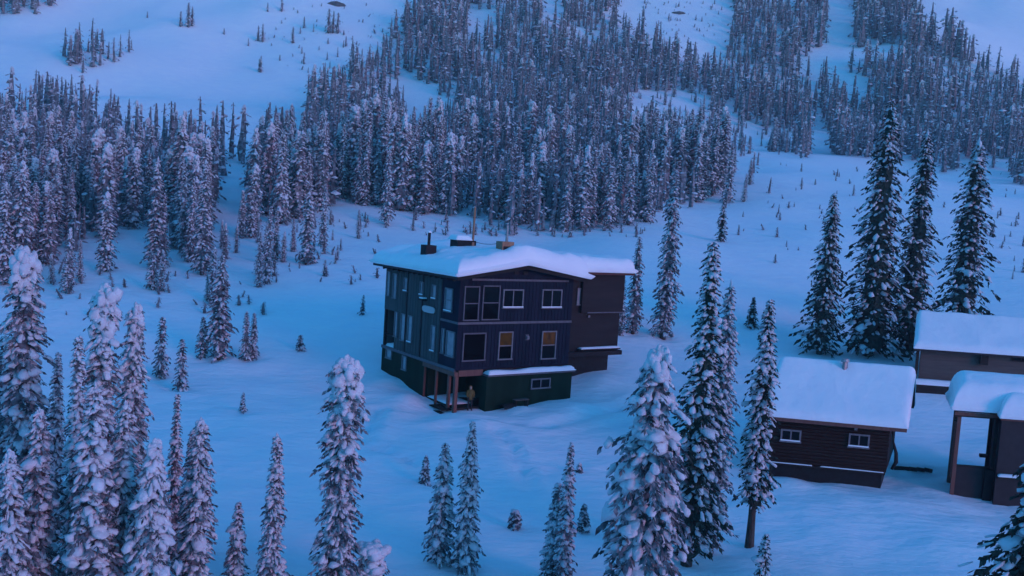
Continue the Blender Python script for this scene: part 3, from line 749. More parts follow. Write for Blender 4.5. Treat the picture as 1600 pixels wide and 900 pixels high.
# ------------------------------------------------------------------ person under the porch
def person():
    base = LF.world((1.15, 0.35, 0.95))
    base = np.array([base[0], base[1], 0.53 + 0.0])
    P = LF.on_y(733, 648, -0.1); P = LF.world((P[0], -0.1, 0)); gz = float(ground(P[0], P[1]))
    r = empty('person', (P[0], P[1], gz), LYAW - 0.3, label='person in a yellow jacket and dark trousers standing under the lodge porch', cat='person')
    me = bpy.data.meshes.new('body')
    J = {'pel': (0, 0, 0.93, .14, .11), 'waist': (0, 0, 1.08, .15, .11), 'chest': (0, 0.01, 1.30, .17, .12), 'neckb': (0, 0.0, 1.45, .08, .075), 'neck': (0, -0.01, 1.52, .055, .055), 'head': (0, -0.03, 1.62, .085, .10), 'crown': (0, -0.02, 1.74, .06, .065),
         'shl': (-0.17, 0, 1.41, .07, .07), 'ell': (-0.24, -0.02, 1.14, .055, .055), 'wrl': (-0.2, -0.14, 0.95, .042, .042), 'hal': (-0.18, -0.2, 0.90, .035, .04),
         'shr': (0.17, 0, 1.41, .07, .07), 'elr': (0.25, -0.02, 1.14, .055, .055), 'wrr': (0.19, -0.16, 0.98, .042, .042), 'har': (0.17, -0.22, 0.95, .035, .04),
         'hl': (-0.10, 0, 0.86, .1, .1), 'kl': (-0.11, -0.03, 0.48, .07, .07), 'al': (-0.12, 0.02, 0.09, .05, .05), 'fl': (-0.13, -0.14, 0.05, .045, .04),
         'hr': (0.10, 0, 0.86, .1, .1), 'kr': (0.12, -0.02, 0.48, .07, .07), 'ar': (0.13, 0.03, 0.09, .05, .05), 'fr': (0.15, -0.12, 0.05, .045, .04)}
    E = ['pel waist', 'waist chest', 'chest neckb', 'neckb neck', 'neck head', 'head crown', 'chest shl', 'shl ell', 'ell wrl', 'wrl hal', 'chest shr', 'shr elr', 'elr wrr', 'wrr har', 'pel hl', 'hl kl', 'kl al', 'al fl', 'pel hr', 'hr kr', 'kr ar', 'ar fr']
    ks = list(J)
    me.from_pydata([J[k][:3] for k in ks], [tuple(ks.index(a) for a in e.split()) for e in E], [])
    o = link('body', me, r)
    sk = o.modifiers.new('skin', 'SKIN'); sk.use_smooth_shade = True
    for i, k in enumerate(ks):
        me.skin_vertices[0].data[i].radius = J[k][3:5]
    me.skin_vertices[0].data[0].use_root = True
    sb = o.modifiers.new('sub', 'SUBSURF'); sb.levels = sb.render_levels = 2
    mm = bpy.data.materials.new('clothed_body'); mm.use_nodes = True
    nt = mm.node_tree; b = nt.nodes['Principled BSDF']; b.inputs['Roughness'].default_value = 0.8
    tc = nt.nodes.new('ShaderNodeTexCoord'); sp = nt.nodes.new('ShaderNodeSeparateXYZ'); rp = nt.nodes.new('ShaderNodeValToRGB')
    mr = nt.nodes.new('ShaderNodeMath'); mr.operation = 'MULTIPLY'; mr.inputs[1].default_value = 0.5
    nt.links.new(tc.outputs['Object'], sp.inputs[0]); nt.links.new(sp.outputs[2], mr.inputs[0]); nt.links.new(mr.outputs[0], rp.inputs[0]); nt.links.new(rp.outputs[0], b.inputs['Base Color'])
    rp.color_ramp.interpolation = 'CONSTANT'
    els = rp.color_ramp.elements
    els[0].position, els[0].color = 0.0, (0.012, 0.012, 0.016, 1)
    els[1].position, els[1].color = 0.425, (0.12, 0.09, 0.03, 1)
    e = els.new(0.755); e.color = (0.42, 0.26, 0.2, 1)
    me.materials.append(mm)
    # jacket with hood, a shell over the torso
    j = MB(); n = 14; rings = []
    for z, rx, ry, yo in ((0.80, .20, .16, 0), (0.9, .215, .17, 0), (1.08, .20, .16, 0), (1.28, .225, .17, 0), (1.42, .20, .15, 0), (1.50, .12, .12, 0.02), (1.58, .125, .13, 0.04), (1.70, .12, .125, 0.03), (1.79, .05, .05, 0.02)):
        b0 = len(j.v); rings.append(b0)
        for k in range(n):
            an = 2 * math.pi * k / n; front = math.sin(an) < -0.6 and 1.52 < z < 1.75
            j.v.append((rx * math.cos(an), yo + (0.0 if front else ry * math.sin(an)), z))
    for a_, b_ in zip(rings[:-1], rings[1:]):
        for k in range(n): j.f.append((a_ + k, a_ + (k + 1) % n, b_ + (k + 1) % n, b_ + k))
    for s_ in (-1, 1):
        j.tube([(0.15 * s_, 0, 1.42), (0.22 * s_, -0.01, 1.3), (0.25 * s_, -0.02, 1.13), (0.2 * s_, -0.14, 0.98)], [0.085, 0.085, 0.075, 0.06], 9)
    j.build('jacket', YELLOW, r, smooth=True)
    for s_ in (-1, 1):
        g = MB(); g.tube([(0.2 * s_, -0.14, 0.985), (0.185 * s_, -0.19, 0.94), (0.18 * s_, -0.21, 0.90)], [0.04, 0.048, 0.04], 8)
        for q in range(4):
            g.tube([(0.18 * s_ + (q - 1.5) * 0.021, -0.21, 0.91), (0.178 * s_ + (q - 1.5) * 0.022, -0.235, 0.865 + 0.006 * abs(q - 1.2)), (0.175 * s_ + (q - 1.5) * 0.021, -0.225, 0.83 + 0.01 * abs(q - 1.2))], [0.011, 0.011, 0.008], 6)
        g.tube([(0.15 * s_, -0.18, 0.94), (0.125 * s_, -0.215, 0.91), (0.125 * s_, -0.225, 0.885)], [0.014, 0.012, 0.009], 6)
        g.build('glove', TROUSER, r, smooth=True)
person()

# ------------------------------------------------------------------ bench half buried at the front wall
p0 = LF.on_y(813, 640, -1.15); P = LF.world((p0[0], -1.15, 0)); gz = float(ground(P[0], P[1]))
b = empty('bench', (P[0], P[1], gz - 0.08), LYAW, label='low dark wooden bench half buried in snow before the green basement wall', cat='bench')
MB().box(-0.6, 0.6, -0.2, 0.2, 0.50, 0.56).build('seat', TAUPE, b)
for sx in (-0.55, 0.45):
    for sy in (-0.17, 0.09):
        MB().box(sx, sx + 0.09, sy, sy + 0.09, -0.2, 0.5).build('leg', DARKWOOD, b)
p0 = LF.on_y(794, 640, -1.0); P = LF.world((p0[0], -1.0, 0)); gz = float(ground(P[0], P[1]))
s = empty('plastic_sled', (P[0], P[1], gz - 0.05), LYAW + 0.2, label='dark upturned sled in the snow beside the half buried bench', cat='sled')
m = MB(); n_ = 7
for i in range(9):
    u = -0.7 + 1.4 * i / 8
    for k in range(n_):
        an = math.pi * k / (n_ - 1)
        m.v.append((u, -math.cos(an) * 0.3 * (1 - 0.3 * (i / 8) ** 2), 0.12 + math.sin(an) * 0.30 * (1 - 0.35 * abs(u))))
for i in range(8):
    for k in range(n_ - 1): m.f.append((i * n_ + k, i * n_ + k + 1, (i + 1) * n_ + k + 1, (i + 1) * n_ + k))
m.build('hull', BLACK, s, smooth=True)
MB().bar((-0.7, 0.3, 0.12), (0.7, 0.24, 0.12), 0.04, 0.05).bar((-0.7, -0.3, 0.12), (0.7, -0.24, 0.12), 0.04, 0.05).build('rim', BLACK, s)

# ------------------------------------------------------------------ the log cabin
CY = -0.13
c0 = CAM + ray(1382, 756) * (48.5 / ray(1382, 756)[1])
CF = FrameRef((c0[0], c0[1], 0), CY)
cab = empty('log_cabin', CF.O, CY, label='small dark brown log cabin with two windows and a snow covered pitched roof', cat='cabin')
xl = CF.on_y(1203, 700, 0)[0]; xr = 0.0
ze = CF.on_y(1300, 665, 0)[2]; zs = CF.on_y(1290, 729, 0)[2]
D = 6.2
MB().box(xl, xr, 0, 0.2, zs, ze + 0.5).box(xl, xr, D - 0.2, D, zs, ze + 0.5).box(xl, xl + 0.2, 0.2, D - 0.2, zs, ze + 0.5).box(xr - 0.2, xr, 0.2, D - 0.2, zs, ze + 0.5).build('wall', LOG, cab)
nlog = 14; hl = (ze + 0.3 - zs) / nlog
me_log = None
for k in range(nlog):
    m = MB(); m.tube([(xl - 0.02, -0.015, zs + hl * (k + 0.5)), (xr + 0.02, -0.015, zs + hl * (k + 0.5))], hl * 0.53, 8)
    if me_log is None:
        o = m.build('log', LOG, cab, smooth=False); me_log = o.data; z_first = zs + hl * 0.5
    else:
        o = link('log', me_log, cab); o.location = (0, 0, hl * k)
MB().box(xl + 0.05, xr - 0.25, 0.06, 0.2, ZB, zs - 0.05).box(xr - 0.32, xr - 0.2, 0.06, D, ZB, zs - 0.05).build('skirt', BLACK, cab)
MB().box(xl - 0.05, xr - 0.02, -0.22, 0.0, zs - 0.1, zs - 0.01).build('sill_board', DARKWOOD, cab)
xa = CF.on_y(1271, 723, -0.2)[0]; xb = CF.on_y(1284, 725, -0.2)[0]
for q0, q1 in ((xl - 0.02, xa), (xb, xr - 0.1)):
    snow_slab(cab, 'sill_snow', q0, q1, -0.2, -0.11, lambda u, v: zs - 0.008 + 0 * u, 0.06, 0.08, 20, 4, 6, 0.02, 0.01)
win_y(CF, cab, -0.1, 1221, 671, 1253, 691, cols=2, snow=True)
win_y(CF, cab, -0.1, 1327, 678, 1360, 700, cols=2, snow=True)
EO = 0.75
zr_, rise = ze + 0.30, 2.55
def croof(u, v):
    v = np.asarray(v, float)
    return zr_ + rise * (1 - np.abs(v - D / 2) / (D / 2 + EO)) + 0 * np.asarray(u, float)
m = MB(); ra, rb = xl - 0.5, xr + 0.95
for va, vb in ((-EO, D / 2), (D / 2, D + EO)):
    za, zb = float(croof(0, va)), float(croof(0, vb)); b0 = len(m.v)
    m.v += [(ra, va, za - 0.13), (rb, va, za - 0.13), (rb, vb, zb - 0.13), (ra, vb, zb - 0.13), (ra, va, za), (rb, va, za), (rb, vb, zb), (ra, vb, zb)]
    m.f += [tuple(b0 + i for i in q) for q in ((3, 2, 1, 0), (4, 5, 6, 7), (0, 1, 5, 4), (1, 2, 6, 5), (2, 3, 7, 6), (3, 0, 4, 7))]
cro = m.build('roof', DARKWOOD, cab)
MB().box(ra, rb, -EO - 0.05, -EO - 0.002, zr_ - 0.15, zr_ + 0.05).build('fascia', CEDAR, cro)
for xx in (xl, xr):
    MB().quad([(xx, 0, ze + 0.3), (xx, D, ze + 0.3), (xx, D / 2, zr_ + rise - 0.2)]).build('gable', LOG, cab)
snow_slab(cab, 'roof_snow', ra + 0.02, rb + 0.02, -EO + 0.02, D + EO, croof, lambda U, V: 0.36 + 0.2 * np.exp(-((V - D / 2) / 1.2) ** 2), 0.4, 50, 50, 31, 0.07, 0.04)
p = CF.on_y(1296, 566, D / 2 - 0.6)
MB().tube([(p[0], D / 2 - 0.5, p[2] - 1.0), (p[0], D / 2 - 0.5, p[2] + 0.1)], 0.16).build('flue', METAL, cab)
MB().tube([(p[0], D / 2 - 0.5, p[2] + 0.1), (p[0], D / 2 - 0.5, p[2] + 0.28)], [0.28, 0.2], 10).build('flue_cap', METAL, cab)
p = CF.on_y(1339, 669, -0.1)
MB().box(p[0] - 0.08, p[0] + 0.08, -0.28, -0.13, p[2] - 0.1, p[2] + 0.1).build('wall_lamp', FRAME, cab)
m = MB()
pp = [CF.on_y(x_, y_, 0.3) for x_, y_ in ((1392, 672), (1393, 690), (1397, 708), (1397, 722), (1390, 733))]
m.tube([tuple(q) for q in pp], [0.05, 0.05, 0.10, 0.12, 0.08], 8).build('drain_hose', BLACK, cab, smooth=True)

# ------------------------------------------------------------------ the long taupe cabin behind
C2Y = -0.06
c0 = CAM + ray(1424, 608) * (68.0 / ray(1424, 608)[1])
BF = FrameRef((c0[0], c0[1], 0), C2Y)
bar = empty('long_cabin', BF.O, C2Y, label='long taupe cabin with a snowy roof standing behind the open porch hut', cat='cabin')
zb0 = BF.on_y(1440, 606, 0)[2]; ze = BF.on_y(1480, 549, 0)[2]; LW = 14.0; D2 = 7.0
MB().box(0.45, LW, 0.35, 0.55, zb0 - 0.5, ze + 0.4).box(LW - 0.2, LW, 0.55, D2, zb0 - 0.5, ze + 0.4).box(0.45, 0.65, 0.55, D2, zb0 - 0.5, ze + 0.4).box(0.65, LW - 0.2, D2 - 0.2, D2, zb0 - 0.5, ze + 0.4).build('wall', TAUPE, bar)
MB().box(0.1, 0.35, 0.05, 0.3, zb0 - 0.8, ze).build('corner_post', DARKWOOD, bar)
MB().box(0.0, LW, -0.5, 0.34, zb0 - 0.8, zb0 + 0.32).build('deck', DARKWOOD, bar)
snow_slab(bar, 'deck_snow', 0.02, LW - 0.1, -0.5, 0.3, lambda u, v: zb0 + 0.322 + 0 * u, 0.42, 0.15, 40, 6, 41, 0.04, 0.02)
p = BF.on_y(1537, 555, 0.2)
MB().box(p[0] - 0.3, p[0] + 0.3, -0.1, 0.34, p[2] - 0.75, ze + 0.15).build('bracket', DARKWOOD, bar)
p = BF.on_y(1592, 556, 0.3); window(bar, 'y', 0.35, p[0] - 0.6, p[0] + 0.8, p[2] - 0.45, p[2] + 0.35, cols=2, frame=DARKWOOD)
zr2, rise2 = ze + 0.12, 2.35
def broof(u, v):
    v = np.asarray(v, float)
    return zr2 + rise2 * (1 - np.abs(v - D2 / 2) / (D2 / 2 + 0.6)) + 0 * np.asarray(u, float)
m = MB()
for va, vb in ((-0.6, D2 / 2), (D2 / 2, D2 + 0.6)):
    za, zb = float(broof(0, va)), float(broof(0, vb)); b0 = len(m.v)
    m.v += [(-0.1, va, za - 0.16), (LW + 0.6, va, za - 0.16), (LW + 0.6, vb, zb - 0.16), (-0.1, vb, zb - 0.16), (-0.1, va, za), (LW + 0.6, va, za), (LW + 0.6, vb, zb), (-0.1, vb, zb)]
    m.f += [tuple(b0 + i for i in q) for q in ((3, 2, 1, 0), (4, 5, 6, 7), (0, 1, 5, 4), (1, 2, 6, 5), (2, 3, 7, 6), (3, 0, 4, 7))]
m.build('roof', FASCIA, bar)
snow_slab(bar, 'roof_snow', -0.12, LW + 0.6, -0.62, D2 + 0.6, broof, 0.42, 0.4, 50, 40, 43, 0.08, 0.04)

# ------------------------------------------------------------------ porch hut at the right edge
HY = -0.05
c0 = CAM + ray(1489, 752) * (48.5 / ray(1489, 752)[1])
HF = FrameRef((c0[0], c0[1], 0), HY)
hut = empty('porch_hut', HF.O, HY, label='dark hut with an open timber porch under a tall rounded cap of snow', cat='hut')
zt = HF.on_y(1520, 652, 0)[2]; zf = HF.on_y(1520, 729, 0)[2]
pxr = HF.on_y(1557, 700, 0)[0]; hx = HF.on_y(1567, 700, -0.6)[0]
for (ux, uy) in ((0, 0), (0, 2.2), (pxr - 0.1, 2.2), (pxr - 0.1, 0)):
    MB().box(ux - 0.11, ux + 0.11, uy, uy + 0.22, -1.0, zt).build('post', CEDAR if ux == 0 else DARKWOOD, hut, bevel=0.01)
MB().box(-0.25, -0.12, -0.02, 0.5, zf - 0.7, zt - 0.3).build('side_board', DARKWOOD, hut)
MB().box(-0.3, hx - 0.02, -0.12, 0.24, zt + 0.002, zt + 0.2).build('beam', DARKWOOD, hut)
MB().box(-0.3, hx - 0.02, -0.16, -0.125, zt + 0.08, zt + 0.28).build('fascia', CEDAR, hut)
MB().box(0.12, pxr - 0.22, 0.02, 0.18, zf - 0.08, zf + 0.03).build('rail', DARKWOOD, hut)
MB().box(0.12, pxr - 0.5, 0.08, 0.14, -0.8, zf - 0.085).build('skirt_panel', FASCIA, hut)
MB().box(pxr - 0.5, pxr - 0.0, -0.1, 0.3, -0.8, zf - 0.1).build('step_block', BLACK, hut)
MB().box(-0.3, hx - 0.02, -0.15, 2.7, zt + 0.29, zt + 0.38).build('roof', DARKWOOD, hut)
snow_slab(hut, 'roof_snow', -0.45, hx + 5.2, -0.25, 3.4, lambda u, v: zt + 0.382 + 0 * u, lambda U, V: 1.45 + 0.45 * np.clip((V + 0.2) / 2.0, 0, 1), 0.75, 50, 40, 51, 0.10, 0.14)
MB().box(pxr - 0.75, pxr - 0.3, 0.9, 1.3, zf + 0.35, zf + 0.5).build('shelf', BLACK, hut)
MB().box(hx, hx + 5, -0.6, 3.5, -0.8, zt + 0.1).build('wall', FASCIA, hut)
MB().box(hx - 0.1, hx + 5.2, -0.85, 3.7, zt + 0.102, zt + 0.22).build('hut_roof', CEDAR, hut)
snow_slab(hut, 'hut_roof_snow', hx - 0.12, hx + 5.2, -0.9, 3.7, lambda u, v: zt + 0.222 + 0 * u, lambda U, V: 1.25 + 0.3 * np.clip((V + 0.9) / 2.0, 0, 1), 0.75, 34, 30, 53, 0.10, 0.14)
MB().box(hx + 0.05, hx + 5, -0.95, -0.605, zf - 0.35, zf - 0.25).build('ledge', DARKWOOD, hut)
snow_slab(hut, 'ledge_snow', hx + 0.08, hx + 5, -0.94, -0.61, lambda u, v: zf - 0.248 + 0 * u, 0.14, 0.12, 24, 5, 57, 0.03, 0.02)
# low timber edging of the path between cabin and hut
a_, b_ = hit(1396, 738), hit(1456, 741)
m = MB(); n_ = 5
o = empty('path_edging', (a_[0], a_[1], a_[2]), 0, label='low dark timber edging along the path from log cabin to hut', cat='edging')
for k in range(n_):
    q0 = (b_ - a_) * (k / n_); q1 = (b_ - a_) * ((k + 0.97) / n_)
    MB().bar((q0[0], q0[1], q0[2] + 0.06), (q1[0], q1[1], q1[2] + 0.06 - 0.02 * k), 0.16, 0.22).build('plank', BLACK, o)

def skew(root, k):
    done = set()
    def walk(o):
        for c_ in o.children:
            if c_.type == 'MESH' and c_.data.name not in done:
                done.add(c_.data.name)
                for v_ in c_.data.vertices: v_.co.x += k * v_.co.y
            walk(c_)
    walk(root)
bpy.context.view_layer.update()
skew(cab, 0.36); skew(bar, 0.40); skew(hut, 0.36)

# ------------------------------------------------------------------ rocks high on the slope
def rock(name, x, y, sx, sy, sz, label):
    P = hit(x, y)
    rng = np.random.default_rng(int(x))
    V = ICO2[0] * (1 + 0.22 * (vnoise(ICO2[0][:, 0] * 2 + x, ICO2[0][:, 1] * 2 + ICO2[0][:, 2] * 1.7, int(x)) * 2))[:, None] * np.array([sx, sy, sz])
    o = link(name, mesh_np(name, V, [ICO2[1]], ROCK, False), label=label, cat='rock'); o.location = P
    return o
rock('rock_outcrop', 527, 9, 4.5, 2.2, 1.4, 'dark rock outcrop on the open snow slope above the lodge')
rock('rock_ledge', 1061, 22, 3.2, 1.6, 0.8, 'dark rock ledge beside shrubs high on the slope, upper right of the lodge')

# ------------------------------------------------------------------ near trees, each one a thing with its own label
random.seed(4)
NT = 0
def near(xt, yt, d, wpx, label, snow=0.85, cap=0.0, expo=0.62, det=1.0, base=None, t0=0.03, droop=0.55, irr=0.35, blob=1.0, nsn=2, name='snowy_fir', cat='tree', group=None, mat_=None, core=0.42, capl=0.15, heaps=None):
    """a fir whose tip is seen at (xt, yt), standing d metres away (or with its foot at the pixel base)"""
    global NT
    NT += 1
    if base is not None:
        d = hit(*base)[1]
    T = at_depth(xt, yt, d)
    gz = float(ground(T[0], T[1]))
    H = max(0.5, T[2] - gz)
    R = 0.5 * (0.76 if xt < 1250 else 0.88) * wpx / F_PX * d
    if mat_ is None: mat_ = RIME if xt < 1100 or xt == 1142 else NEEDLES
    big = H * F_PX / d
    if det >= 1:
        b, nb, ntw = ICO0, int(np.clip(38 * H, 150, 370)), int(np.clip(18 * R, 17, 30)); nsn = int(np.clip(nsn + 0.8 + 0.9 * R, 3, 4))
    elif det >= 0.5:
        b, nb, ntw = ICO0, int(np.clip(20 * H, 100, 300)), 14
    else: b, nb, ntw = ICO0, 46, 8
    arrs = gen_tree(100 + NT * 7, H, R, nb, b, ntw, snow, nsn, cap, t0, expo, droop, irr, blob, core=core, capl=capl, fine=det >= 1, heaps=heaps if heaps is not None else (6 if det >= 1 else 0), heapsz=1.5 if (heaps or 0) > 20 else 1.0)
    return place_tree(name, tree_meshes('%s_%d' % (name, NT), arrs, mat_), (T[0], T[1], gz), label=label, cat=cat, group=group)

near(42, 392, 30, 100, 'tall columnar fir with a fat snow cap nearest the left edge', 0.95, 0.62, 0.26, capl=0.12)
near(168, 448, 29, 84, 'tall fir with a bulging snow top, second tall one from the left edge', 0.95, 0.78, 0.26, capl=0.13)
near(213, 476, 31, 74, 'slim pinkish snow-plastered fir close behind the bulging snow-topped fir', 1.0, 0.5, 0.33, irr=0.25, capl=0.2)
near(122, 520, 27.5, 74, 'dark thin-topped fir between the two tall snow-capped firs on the left', 0.8, 0.0, 0.65)
near(92, 548, 34, 50, 'small spindly fir squeezed just right of the leftmost columnar fir', 0.8, 0, 0.7)
near(8, 520, 33, 80, 'fir cut off by the left edge of the view beside the leftmost columnar fir', 0.8, 0.1, 0.5)
near(243, 688, 26, 120, 'broad low fir weighed down by drooping snow at lower left', 1.0, 0.3, 0.5, blob=1.3, droop=0.8, heaps=14)
near(150, 600, 25.5, 130, 'wide snow-heaped fir at the foot of the tall snow-capped pair, lower left', 0.95, 0.1, 0.6, blob=1.15, heaps=14)
near(62, 640, 26, 110, 'ragged snow-loaded fir at the foot of the leftmost columnar fir', 0.95, 0.2, 0.5, heaps=10)
near(196, 628, 26.8, 96, 'ragged fir filling the gap below the slim pinkish snow-plastered fir', 0.9, 0.15, 0.55, heaps=8)
near(14, 705, 24.5, 100, 'lowest snow-heaped fir in the bottom left corner', 1.0, 0.3, 0.5, heaps=10)
near(278, 612, 33, 46, 'thin pointed fir rising behind the snow-crusted fir at lower left', 0.7, 0, 0.8)
near(314, 655, 29.5, 76, 'lopsided snow-crusted fir with a split tip at lower left', 0.95, 0.3, 0.45)
near(300, 672, 31, 52, 'narrow dark fir hugging the lopsided snow-crusted fir at lower left', 0.8, 0, 0.7)
near(432, 678, 31, 58, 'slender fir with a curled snowy tip standing alone left of the big capped column', 0.9, 0.18, 0.6)
near(373, 783, 31.5, 46, 'short pointed fir just left of the curled-tip slender fir', 0.85, 0, 0.75)
near(541, 560, 31, 84, 'isolated columnar fir with a tall blunt snow cap before the lodge', 0.9, 0.85, 0.12, irr=0.3, capl=0.24)
near(740, 656, 34, 62, 'pointed fir, taller twin of the pair below the lodge porch', 0.85, 0, 0.72)
near(696, 690, 34.6, 66, 'shorter bushier twin of the fir pair below the lodge porch', 0.85, 0, 0.65)
near(893, 690, 33, 50, 'thin tapering fir, taller of the two below the green basement', 0.85, 0, 0.85)
near(872, 752, 33.6, 58, 'shorter fir leaning against the thin tapering one below the basement', 0.85, 0, 0.7)
near(1030, 545, 29, 178, 'broad ragged fir heaped with big snow pillows, right of the lodge', 0.9, 0.38, 0.42, blob=1.1, irr=0.75, droop=0.7, capl=0.1, heaps=24)
near(1114, 372, 36, 110, 'tallest dark fir standing between the lodge and the log cabin', 0.8, 0.0, 0.6, irr=0.45)
near(1142, 440, 37.5, 78, 'snowy fir close behind the tallest dark fir, toward the log cabin', 0.8, 0.12, 0.55)
near(1205, 462, 0, 84, 'leaning fir with a bare lower trunk beside the log cabin', 0.85, 0, 0.6, base=(1146, 862), t0=0.17, irr=0.45)
near(1198, 832, 32, 48, 'little pointed fir cut by the bottom edge left of the log cabin', 0.85, 0, 0.8)
near(1650, 655, 28, 270, 'dark heavy-limbed fir cut off at the lower right corner', 0.55, 0, 0.75, irr=0.5, blob=1.1)
# firs behind the cabins
near(1303, 298, 0, 84, 'lone cone-shaped dark fir behind the log cabin roof', 0.85, 0, 0.8, base=(1272, 553), det=0.9, blob=0.8, nsn=3)
near(1394, 150, 0, 120, 'tallest thick fir of the clump behind the two cabins', 0.85, 0, 0.7, base=(1345, 556), det=0.9, blob=0.8, nsn=3)
near(1450, 205, 0, 84, 'dark narrow fir leaning on the tallest one of the clump behind cabins', 0.85, 0.1, 0.55, base=(1404, 556), det=0.9, blob=0.8, nsn=3)
near(1385, 300, 0, 70, 'snowier shorter fir half hidden inside the clump behind the cabins', 0.9, 0, 0.6, base=(1372, 552), det=0.7)
near(1530, 218, 86, 100, 'big ragged fir with a snow-blob tip behind the long taupe cabin', 0.85, 0.12, 0.6, det=0.9, blob=0.85, irr=0.45, nsn=3)
near(1057, 250, 0, 52, 'tall narrow dark fir right of the lodge annex', 0.85, 0, 0.55, base=(1040, 532), det=0.9, blob=0.8, nsn=3)
near(1000, 368, 0, 38, 'thin dark fir touching the right eave of the annex roof', 0.5, 0, 0.6, base=(988, 523), det=0.7)
near(975, 430, 0, 22, 'small fir tucked between the annex wall and the thin dark fir', 0.6, 0, 0.7, base=(972, 525), det=0.5)
near(1132, 308, 0, 22, 'slim frosted fir at the lower edge of the forest, above the tallest dark fir', 0.9, 0, 0.7, base=(1126, 378), det=0.5)
near(1178, 463, 0, 28, 'little dark pointed fir on the snowfield above the bare-trunked fir', 0.5, 0, 0.8, base=(1174, 514), det=0.5)
# left middle distance
near(36, 252, 0, 50, 'tall pink-frosted fir rising behind the leftmost columnar fir', 1.0, 0.3, 0.4, base=(34, 442), det=0.8)
near(10, 285, 0, 44, 'frosted fir at the very left edge, beside the tall pink-frosted fir', 1.0, 0.2, 0.5, base=(8, 445), det=0.7)
near(168, 300, 0, 34, 'white-crusted column fir at the foot of the left forest stand', 1.0, 0.4, 0.35, base=(176, 425), det=0.7)
near(248, 246, 0, 40, 'tall slim frosted fir at the foot of the left stand beside the stubby one', 0.95, 0.15, 0.5, base=(246, 420), det=0.7)
near(395, 300, 0, 26, 'slim frosted fir in the gap between left stand and snow-plastered column', 0.95, 0, 0.6, base=(392, 372), det=0.5)
near(348, 398, 0, 56, 'full snow-dusted fir standing out on the snow left of the lodge', 0.85, 0, 0.6, base=(336, 564), det=0.8)
near(318, 494, 0, 26, 'small fir at the left foot of the full snow-dusted fir', 0.85, 0, 0.7, base=(315, 560), det=0.5)
near(386, 486, 0, 22, 'left twin of two small firs on the snow left of the lodge', 0.8, 0, 0.6, base=(386, 566), det=0.5)
near(398, 488, 0, 20, 'right twin of two small firs on the snow left of the lodge', 0.8, 0, 0.6, base=(400, 562), det=0.5)
near(254, 493, 0, 32, 'slim dark fir on the snow above the thin-tipped lower left firs', 0.7, 0, 0.6, base=(250, 592), det=0.6)
near(285, 528, 0, 30, 'short dense fir just right of the slim dark one on the left', 0.8, 0, 0.6, base=(282, 612), det=0.6)
near(484, 300, 0, 34, 'snow-plastered column fir at the forest edge left of the lodge', 0.95, 0.2, 0.4, base=(475, 414), det=0.7)
near(418, 352, 0, 22, 'small frosted fir at the forest edge near the snow-plastered column', 0.95, 0, 0.6, base=(417, 412), det=0.5)
near(322, 250, 0, 44, 'tall frosted fir at the lower edge of the left forest stand', 0.95, 0.1, 0.55, base=(318, 430), det=0.7)
near(105, 395, 0, 20, 'small white-crusted fir at the left forest foot', 1.0, 0.2, 0.6, base=(104, 458), det=0.5)
near(240, 395, 0, 26, 'stubby frosted fir below the left forest stand', 0.95, 0, 0.6, base=(238, 452), det=0.5)
# saplings out on the open snow
near(380, 613, 0, 12, 'tiny lone fir seedling on the snow left of the lodge', 0.6, 0, 0.8, base=(380, 646), det=0.2, name='fir_sapling', cat='sapling')
near(666, 712, 0, 22, 'leaning young fir just above the twin firs below the porch', 0.7, 0, 0.8, base=(678, 760), det=0.5, name='fir_sapling', cat='sapling')
near(914, 787, 0, 22, 'young fir right of the thin tapering pair below the basement', 0.6, 0, 0.8, base=(917, 834), det=0.5, name='fir_sapling', cat='sapling')
near(806, 797, 0, 26, 'snow-buried shrub tip on the open snow below the lodge', 1.0, 0.6, 0.3, base=(804, 828), det=0.5, name='buried_shrub', cat='shrub')
near(470, 523, 0, 20, 'small scruffy shrub on the snow far left of the lodge wall', 0.7, 0, 0.4, base=(472, 550), det=0.2, name='scrub', cat='shrub')
near(568, 460, 0, 14, 'tiny dark fir beside the far corner of the lodge', 0.4, 0, 0.8, base=(568, 493), det=0.2, name='fir_sapling', cat='sapling')
near(906, 724, 0, 12, 'little twig of a shrub above the thin tapering firs', 0.5, 0, 0.5, base=(908, 740), det=0.2, name='scrub', cat='shrub')
near(582, 852, 31.5, 62, 'rounded snow mound over a buried shrub at the capped column fir foot', 1.0, 1.2, 0.3, det=1, blob=1.5, name='buried_shrub', cat='shrub')

